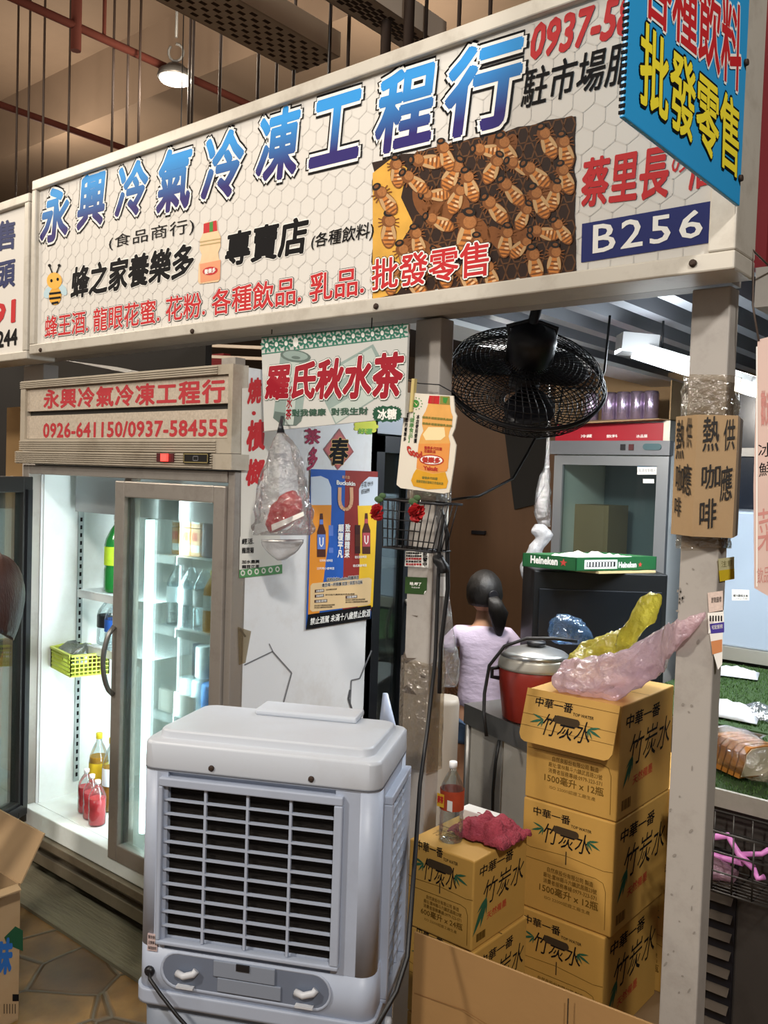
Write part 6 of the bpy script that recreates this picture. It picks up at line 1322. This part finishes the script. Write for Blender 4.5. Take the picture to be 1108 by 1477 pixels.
# ================================================================== people
m_hair = M('black_hair', '#14110f', .5, 0, .3, 60, stretch=(3, 3, .4), bump=.3, bscale=90); m_hair2 = M('dark_brown_hair', '#3a2018', .45, 0, .35, 60, stretch=(3, 3, .4), bump=.3, bscale=90)
m_skin = M('skin', '#b98a6c', .55, 0, .06, 12); m_shirt = M('lilac_shirt', '#cfc0d8', .8, 0, .05, 10, bump=1, bscale=9, stretch=(1, 1, 1.8)); m_denim = M('blue_denim', '#3e5470', .85, 0, .15, 40); m_dark = M('dark_trousers', '#22222a', .8, 0, .1, 20); m_shoe = M('grey_shoe', '#55555c', .6, 0, .1, 10); m_lip = M('lip', '#a55c50', .5, 0, 0); m_eye = M('eye_dark', '#1a1412', .3, 0, 0)
def skin_mesh(joints, edges, sub=2):
    """one continuous surface grown around a joint skeleton; joint = (point, radius)"""
    bm = bmesh.new(); lay = bm.verts.layers.skin.verify(); vs = []
    for i, (p, r) in enumerate(joints):
        v = bm.verts.new(p); v[lay].radius = (r, r) if not isinstance(r, tuple) else r; v[lay].use_root = (i == 0); vs.append(v)
    for a, b_ in edges: bm.edges.new((vs[a], vs[b_]))
    me = bpy.data.meshes.new('s'); bm.to_mesh(me); bm.free(); o = bpy.data.objects.new('s', me); COL.objects.link(o)
    s = o.modifiers.new('k', 'SKIN'); s.use_smooth_shade = True; u = o.modifiers.new('s', 'SUBSURF'); u.levels = sub; u.render_levels = sub
    bpy.context.view_layer.update(); m2 = bpy.data.meshes.new_from_object(o.evaluated_get(bpy.context.evaluated_depsgraph_get()))
    bpy.data.objects.remove(o); return m2
def add_mesh(me, name, mt, parent):
    o = bpy.data.objects.new(name, me); me.materials.clear(); me.materials.append(mt); COL.objects.link(o); o.parent = parent
    for p in me.polygons: p.use_smooth = True
    return o
def chain(J, E_, pts, start=None):
    prev = start
    for p, r in pts:
        J.append((V(p), r)); k = len(J)-1
        if prev is not None: E_.append((prev, k))
        prev = k
    return prev
def hand(J, E_, wrist, w_pos, dirn, side, palm_n, s):
    """palm and five curled fingers growing from the wrist joint"""
    d = V(dirn).normalized(); n = V(palm_n).normalized(); sd = d.cross(n).normalized()*side
    k = chain(J, E_, [(w_pos+d*.03*s, .020*s), (w_pos+d*.055*s, .022*s)], wrist)
    for i, ln in enumerate((.050, .058, .054, .044)):
        o = w_pos+d*.075*s+sd*((i-1.5)*.017*s); r = .0072*s
        chain(J, E_, [(o, .0095*s), (o+d*ln*.5*s+n*.008*s, r), (o+d*ln*.8*s+n*.022*s, r*.95), (o+d*ln*.95*s+n*.038*s, r*.8)], k)
    o = w_pos+d*.035*s-sd*.026*s
    chain(J, E_, [(o, .011*s), (o-sd*.018*s+d*.022*s+n*.008*s, .0085*s), (o-sd*.02*s+d*.045*s+n*.018*s, .0075*s)], k-1)
def person(name, label, loc, H, yaw_, body_pose, clothes, hair, skin=m_skin): pass
# child seen from behind (faces the back of the stall); local: x right, y forward, z up
t = thing('person', 'child in lilac shirt and denim shorts seen from behind at the rice cooker', 'person', (0, 0, 0))
S = 1.0; H = 1.16
J, E_ = [], []
J.append((V((0, 0, .56)), (.088, .07)))
chest = chain(J, E_, [((0, .0, .66), (.085, .066)), ((0, .012, .76), (.092, .068)), ((0, .02, .85), (.088, .06)), ((0, .025, .90), (.05, .045)), ((0, .035, .945), (.032, .034)), ((0, .05, .99), (.04, .04))], 0)
for sd in (-1, 1):
    ax_end = chain(J, E_, [((sd*.105, .012, .868), .034), ((sd*.155, .01, .79), .030), ((sd*.178, .03, .70), .026), ((sd*.165, .10, .64), .022), ((sd*.145, .155, .60), .017)], 3)
    hand(J, E_, ax_end, V((sd*.145, .155, .60)), (-sd*.15, .8, -.45), sd, (-sd*.6, -.2, -.6), .72)
    ft = chain(J, E_, [((sd*.055, 0, .50), .07), ((sd*.058, .005, .38), .056), ((sd*.058, .0, .28), .040), ((sd*.06, -.008, .17), .037), ((sd*.06, -.005, .07), .025), ((sd*.062, .01, .035), .028), ((sd*.068, .07, .024), .026), ((sd*.07, .11, .02), .018)], 0)
body = add_mesh(skin_mesh(J, E_), 'body', m_skin, t)
# head with face
hc = V((0, .055, 1.055)); hb = B(); rs = []
for i in range(17):
    a = -PI/2+PI*i/16; ring = []; zz = math.sin(a)
    for k in range(24):
        q = 2*PI*k/24; x = .070*max(math.cos(a), .03)*math.cos(q); y = .082*max(math.cos(a), .03)*math.sin(q)
        if zz < 0: x *= 1-.28*zz*zz; y *= 1-.12*zz*zz
        if y > 0 and -.5 < zz < .1: y += .004*math.cos(q-PI/2)
        ring.append(hc+V((x, y, .098*zz)))
    rs.append(ring)
hb.rings(rs); hb.ell(hc+V((0, .085, -.022)), .010, .012, .014); 
for sd in (-1, 1): hb.ell(hc+V((sd*.071, -.002, -.012)), .008, .014, .022)
head = hb.build('head', m_skin, t)
b = B()
for sd in (-1, 1): b.ell(hc+V((sd*.027, .0745, .0)), .010, .006, .006)
b.build('eyes', m_eye, head); B().ell(hc+V((0, .077, -.052)), .019, .006, .006).build('mouth', m_lip, head)
b = B(); rs = []
for i in range(15):
    a = -.55+(PI/2+.55)*i/14; ring = []
    for k in range(72):
        q = 2*PI*k/72; c_, s_ = math.cos(q), math.sin(q); cut_ = max(-.1, (.35 if s_ > .25 else -.55)); aa = max(a, cut_) if s_ > .25 else a
        r = 1+.05*noise.noise(V((c_*4, s_*4, a*3)))+.03*abs(noise.noise(V((c_*14, s_*14, a*2))))
        ring.append(hc+V((.079*max(math.cos(aa), .03)*c_*r, .092*max(math.cos(aa), .03)*s_*r-.004, .106*math.sin(aa))))
    rs.append(ring)
b.rings(rs)
b.build('hair', m_hair, head)
b = B(); b.loft([(hc+V((.035, -.092, .0)), V((.02, 0, 0)), V((0, .018, .006))), (hc+V((.05, -.115, -.02)), V((.034, 0, 0)), V((0, .026, .01))), (hc+V((.06, -.11, -.07)), V((.036, 0, 0)), V((0, .026, 0))), (hc+V((.066, -.095, -.13)), V((.028, 0, 0)), V((0, .02, 0))), (hc+V((.07, -.085, -.185)), V((.010, 0, 0)), V((0, .008, 0)))], 30, .22, 40); b.build('ponytail', m_hair, head)
B().lathe([(.02, -.006), (.024, 0), (.02, .006)], hc+V((.038, -.096, .0)), (.4, -1, .1), 14).build('hair_tie', m_black, head)
# shirt
J, E_ = [], []
J.append((V((0, 0, .525)), (.112, .088)))
chain(J, E_, [((0, 0, .58), (.112, .088)), ((0, .0, .66), (.104, .08)), ((0, .012, .76), (.106, .08)), ((0, .02, .845), (.100, .07)), ((0, .024, .895), (.062, .052)), ((0, .028, .912), (.045, .042))], 0)
for sd in (-1, 1): chain(J, E_, [((sd*.105, .012, .868), .046), ((sd*.145, .01, .82), .044), ((sd*.162, .012, .785), .044)], 4)
add_mesh(skin_mesh(J, E_), 'shirt', m_shirt, t)
J, E_ = [], []
J.append((V((0, 0, .535)), (.100, .082)))
for sd in (-1, 1): chain(J, E_, [((sd*.058, 0, .475), .076), ((sd*.062, .004, .40), .072), ((sd*.063, .004, .37), .07)], 0)
add_mesh(skin_mesh(J, E_), 'shorts', m_denim, t)
for sd in (-1, 1):
    b = B(); b.loft([(V((sd*.06, -.03+.02*k, .03)), V(((.02, .032, .034, .035, .034, .036, .034, .026, .012)[k], 0, 0)), V((0, 0, .03 if k < 6 else .022))) for k in range(9)], 14); b.build('shoe', m_shoe, t)
cp_ = at(694, 985, 4.1); t.location = (cp_.x, cp_.y, 0); t.rotation_euler.z = math.radians(33)
t.scale = (1.06, 1.06, 1.02)

# bending customer, only the hair reaches into the frame
t = thing('person', 'dark haired customer leaning in at the left edge by the open fridge door', 'person', (0, 0, 0))
J, E_ = [], []
J.append((V((0, 0, .84)), (.135, .11)))
chain(J, E_, [((0, .10, .93), (.13, .10)), ((0, .21, 1.02), (.135, .10)), ((0, .31, 1.10), (.13, .095)), ((0, .36, 1.13), (.06, .055)), ((0, .41, 1.155), (.048, .048)), ((0, .45, 1.18), (.055, .055))], 0)
for sd in (-1, 1):
    e_ = chain(J, E_, [((sd*.16, .29, 1.09), .05), ((sd*.19, .24, .95), .043), ((sd*.20, .20, .82), .036), ((sd*.18, .19, .70), .031), ((sd*.165, .18, .61), .024)], 3)
    hand(J, E_, e_, V((sd*.165, .18, .61)), (0, -.05, -.95), sd, (-sd*.7, .2, -.2), 1.0)
    chain(J, E_, [((sd*.09, -.01, .76), .10), ((sd*.095, .0, .60), .08), ((sd*.095, .03, .46), .058), ((sd*.095, .0, .28), .052), ((sd*.095, -.02, .10), .036), ((sd*.10, .0, .05), .04), ((sd*.105, .10, .035), .038), ((sd*.11, .17, .03), .026)], 0)
add_mesh(skin_mesh(J, E_), 'body', m_skin, t)
hc = V((0, .50, 1.215)); tilt = Matrix.Rotation(math.radians(80), 3, 'Z') @ Matrix.Rotation(math.radians(-24), 3, 'X'); hb = B(); rs = []
for i in range(17):
    a = -PI/2+PI*i/16; ring = []; zz = math.sin(a)
    for k in range(24):
        q = 2*PI*k/24; x = .074*max(math.cos(a), .03)*math.cos(q); y = .092*max(math.cos(a), .03)*math.sin(q)
        if zz < 0: x *= 1-.28*zz*zz; y *= 1-.12*zz*zz
        ring.append(hc+tilt @ V((x, y, .115*zz)))
    rs.append(ring)
hb.rings(rs); hb.ell(hc+tilt @ V((0, .097, -.025)), .012, .014, .018, rot=tilt)
for sd in (-1, 1): hb.ell(hc+tilt @ V((sd*.076, 0, -.015)), .009, .016, .026, rot=tilt)
head = hb.build('head', m_skin, t)
b = B()
for sd in (-1, 1): b.ell(hc+tilt @ V((sd*.03, .083, 0)), .012, .007, .007, rot=tilt)
b.build('eyes', m_eye, head); B().ell(hc+tilt @ V((0, .084, -.06)), .022, .007, .007, rot=tilt).build('mouth', m_lip, head)
b = B(); rs = []
for i in range(15):
    a = -1.1+(PI/2+1.1)*i/14; ring = []
    for k in range(72):
        q = 2*PI*k/72; c_, s_ = math.cos(q), math.sin(q); aa = max(a, .35) if s_ > .45 else a; w_ = max(math.cos(aa), .03) if aa > 0 else 1.0-.1*aa*aa
        r = 1+.04*noise.noise(V((c_*4, s_*4, a*2)))+.04*abs(noise.noise(V((c_*13, s_*13, a*1.5))))
        ring.append(hc+tilt @ V((.088*w_*c_*r, .104*w_*s_*r-.006, .128*math.sin(aa)+.008*noise.noise(V((c_*6, s_*6, 1))))))
    rs.append(ring)
b.rings(rs); b.build('hair', m_hair2, head)
J, E_ = [], []
J.append((V((0, -.01, .80)), (.155, .13)))
chain(J, E_, [((0, .10, .93), (.15, .12)), ((0, .21, 1.02), (.155, .118)), ((0, .31, 1.10), (.145, .108)), ((0, .355, 1.128), (.08, .075))], 0)
for sd in (-1, 1): chain(J, E_, [((sd*.16, .29, 1.09), .066), ((sd*.19, .24, .95), .058), ((sd*.20, .20, .82), .05), ((sd*.182, .19, .71), .043)], 3)
add_mesh(skin_mesh(J, E_), 'jacket', m_dark, t)
J, E_ = [], []
J.append((V((0, 0, .83)), (.145, .12)))
for sd in (-1, 1): chain(J, E_, [((sd*.09, -.01, .76), .112), ((sd*.095, .0, .60), .09), ((sd*.095, .03, .46), .07), ((sd*.095, .0, .28), .064), ((sd*.095, -.02, .09), .055)], 0)
add_mesh(skin_mesh(J, E_), 'trousers', M('navy_trousers', '#2a3040', .85, 0, .1, 20), t)
for sd in (-1, 1):
    b = B(); b.loft([(V((sd*.10, -.05+.035*k, .045)), V(((.03, .045, .048, .048, .048, .05, .048, .036, .018)[k], 0, 0)), V((0, 0, .045 if k < 6 else .032))) for k in range(9)], 14); b.build('shoe', m_shoe, t)
hp = at(-12, 842, 2.55); an = math.radians(-38); t.rotation_euler.z = an
t.location = (hp.x-(-math.sin(an)*.50), hp.y-math.cos(an)*.50, 0)
# ================================================================== left of the fridge, and beyond
m_dk = M('dark_backdrop', '#1f1c1a', .8, 0, .2, 4)
struct(B().box(-6.5, -3.62, 2.9, 2.94, 0, 2.3).build('wall_side', m_dk))
tag(B().slab([aty(10, 588, 2.3), aty(37, 586, 2.3), V((aty(36, 668, 2.3).x, 2.3, 0)), V((aty(8, 670, 2.3).x, 2.3, 0))], (0, .02, 0)).build('wood_board', M('tan_board', '#a8875a', .7, 0, .1, 6)), 'tan board with yellow edge left of the fridge header', 'board')
m_or = M('orange_hose', '#d07a22', .5, 0, .1, 8)
for k, (pts, lb) in enumerate((([(24, 905), (14, 930), (6, 970), (2, 1010), (4, 1050), (10, 1080), (20, 1060), (22, 1000), (20, 960)], 'orange hose loop seen through the open fridge door'), ([(30, 880), (22, 900), (14, 925), (6, 950), (-4, 990)], 'second orange hose strand above the loop behind the fridge door'))):
    tag(B().tube([aty(x, y, 2.5) for x, y in pts], .02, 10).build('orange_hose', m_or), lb, 'hose')
tag(B().lathe([(.03, 0), (.03, 1.2)], (-3.98, 2.6, 0), n=12).build('pale_pole', M('pale_pole', '#8f877a', .5, 0, .1, 5)), 'pale upright pole behind the open fridge door', 'pole')
tag(B().box(-4.45, -4.05, 2.5, 2.85, 0, .75).build('storage_crate', M('dark_crate', '#3b332c', .7, 0, .2, 8), bevel=.01), 'dark storage crate behind the open fridge door', 'crate')
# rising sheet behind the header
tag(B().slab([aty(45, 517, 2.3), aty(90, 519, 2.3), aty(235, 548, 2.3), aty(235, 560, 2.3), aty(45, 575, 2.3)], (0, .3, 0)).build('grey_housing', M('grey_sheet_metal', '#77787a', .5, .4, .1, 5)), 'grey sheet metal housing behind the fridge header', 'housing')
for x, y0, y1, Y, lb in ((249, 480, 545, 3.4, 'short grey post seen behind the fridge header'), (330, 470, 540, 3.6, 'grey post behind the fridge header beside the tea sign')):
    a, c = aty(x-9, y0, Y), aty(x+9, y1, Y); tag(B().box(a.x, c.x, Y, Y+.08, 0, 2.3).build('stall_post', m_post), lb, 'post')
for x0, x1, y0, y1, lb in ((130, 192, 500, 524, 'left red fascia strip glimpsed above the fridge header'), (275, 322, 514, 530, 'right red fascia strip glimpsed above the fridge header')):
    a, c = aty(x0, y0, 6.5), aty(x1, y1, 6.5); struct(B().box(a.x, c.x, 6.5, 6.6, c.z, a.z).build('trim_9' if x0 < 200 else 'trim_10', M('fascia_red', '#7c1f25')))
a, c = aty(195, 495, 6.4), aty(245, 535, 6.4); tag(B().box(a.x, c.x, 6.4, 6.7, 0, a.z).build('mottled_pillar', M('mottled_dark_stone', '#4f483e', .8, 0, .5, 4)), 'dark mottled pillar beyond the fridge header', 'pillar')
b = B()
for k in range(4): b.bar(aty(190, 462+k*16, 6.0), aty(385, 470+k*16, 6.0), .06, .03)
tag(b.build('roof_rail', m_tray), 'pale roof rails of the stalls beyond the fridge header', 'rail', kind=None)
p = at(253, 530, 6.2); t = thing('bulb_lamp', 'small glowing bulb just above the fridge header', 'lamp', p); B().ell(p, .035, .035, .035).build('bulb', M('bulb_glow', '#fff2dc', .5, 0, 0, emit=8), t); B().lathe([(.015, .03), (.015, .07)], p, n=10).build('socket', m_black, t); B().tube([p+V((0, 0, .07)), (p.x, p.y, 6)], .004, 6).build('cord', m_cable, t)
p = at(463, 474, 5.0); t = thing('exit_lamp', 'small green lit sign panel under the main sign', 'lamp', p); B().obox(p, RGT*.05, _f*.02, V((0, 0, .022))).build('lamp_box', m_white, t); B().obox(p-_f*.022, RGT*.03, _f*.003, V((0, 0, .013))).build('lit_panel', M('green_lit', '#5fe0a0', .5, 0, 0, emit=2), t); B().tube([p, (p.x, p.y, 6)], .004, 6).build('hanger', m_blackw, t)
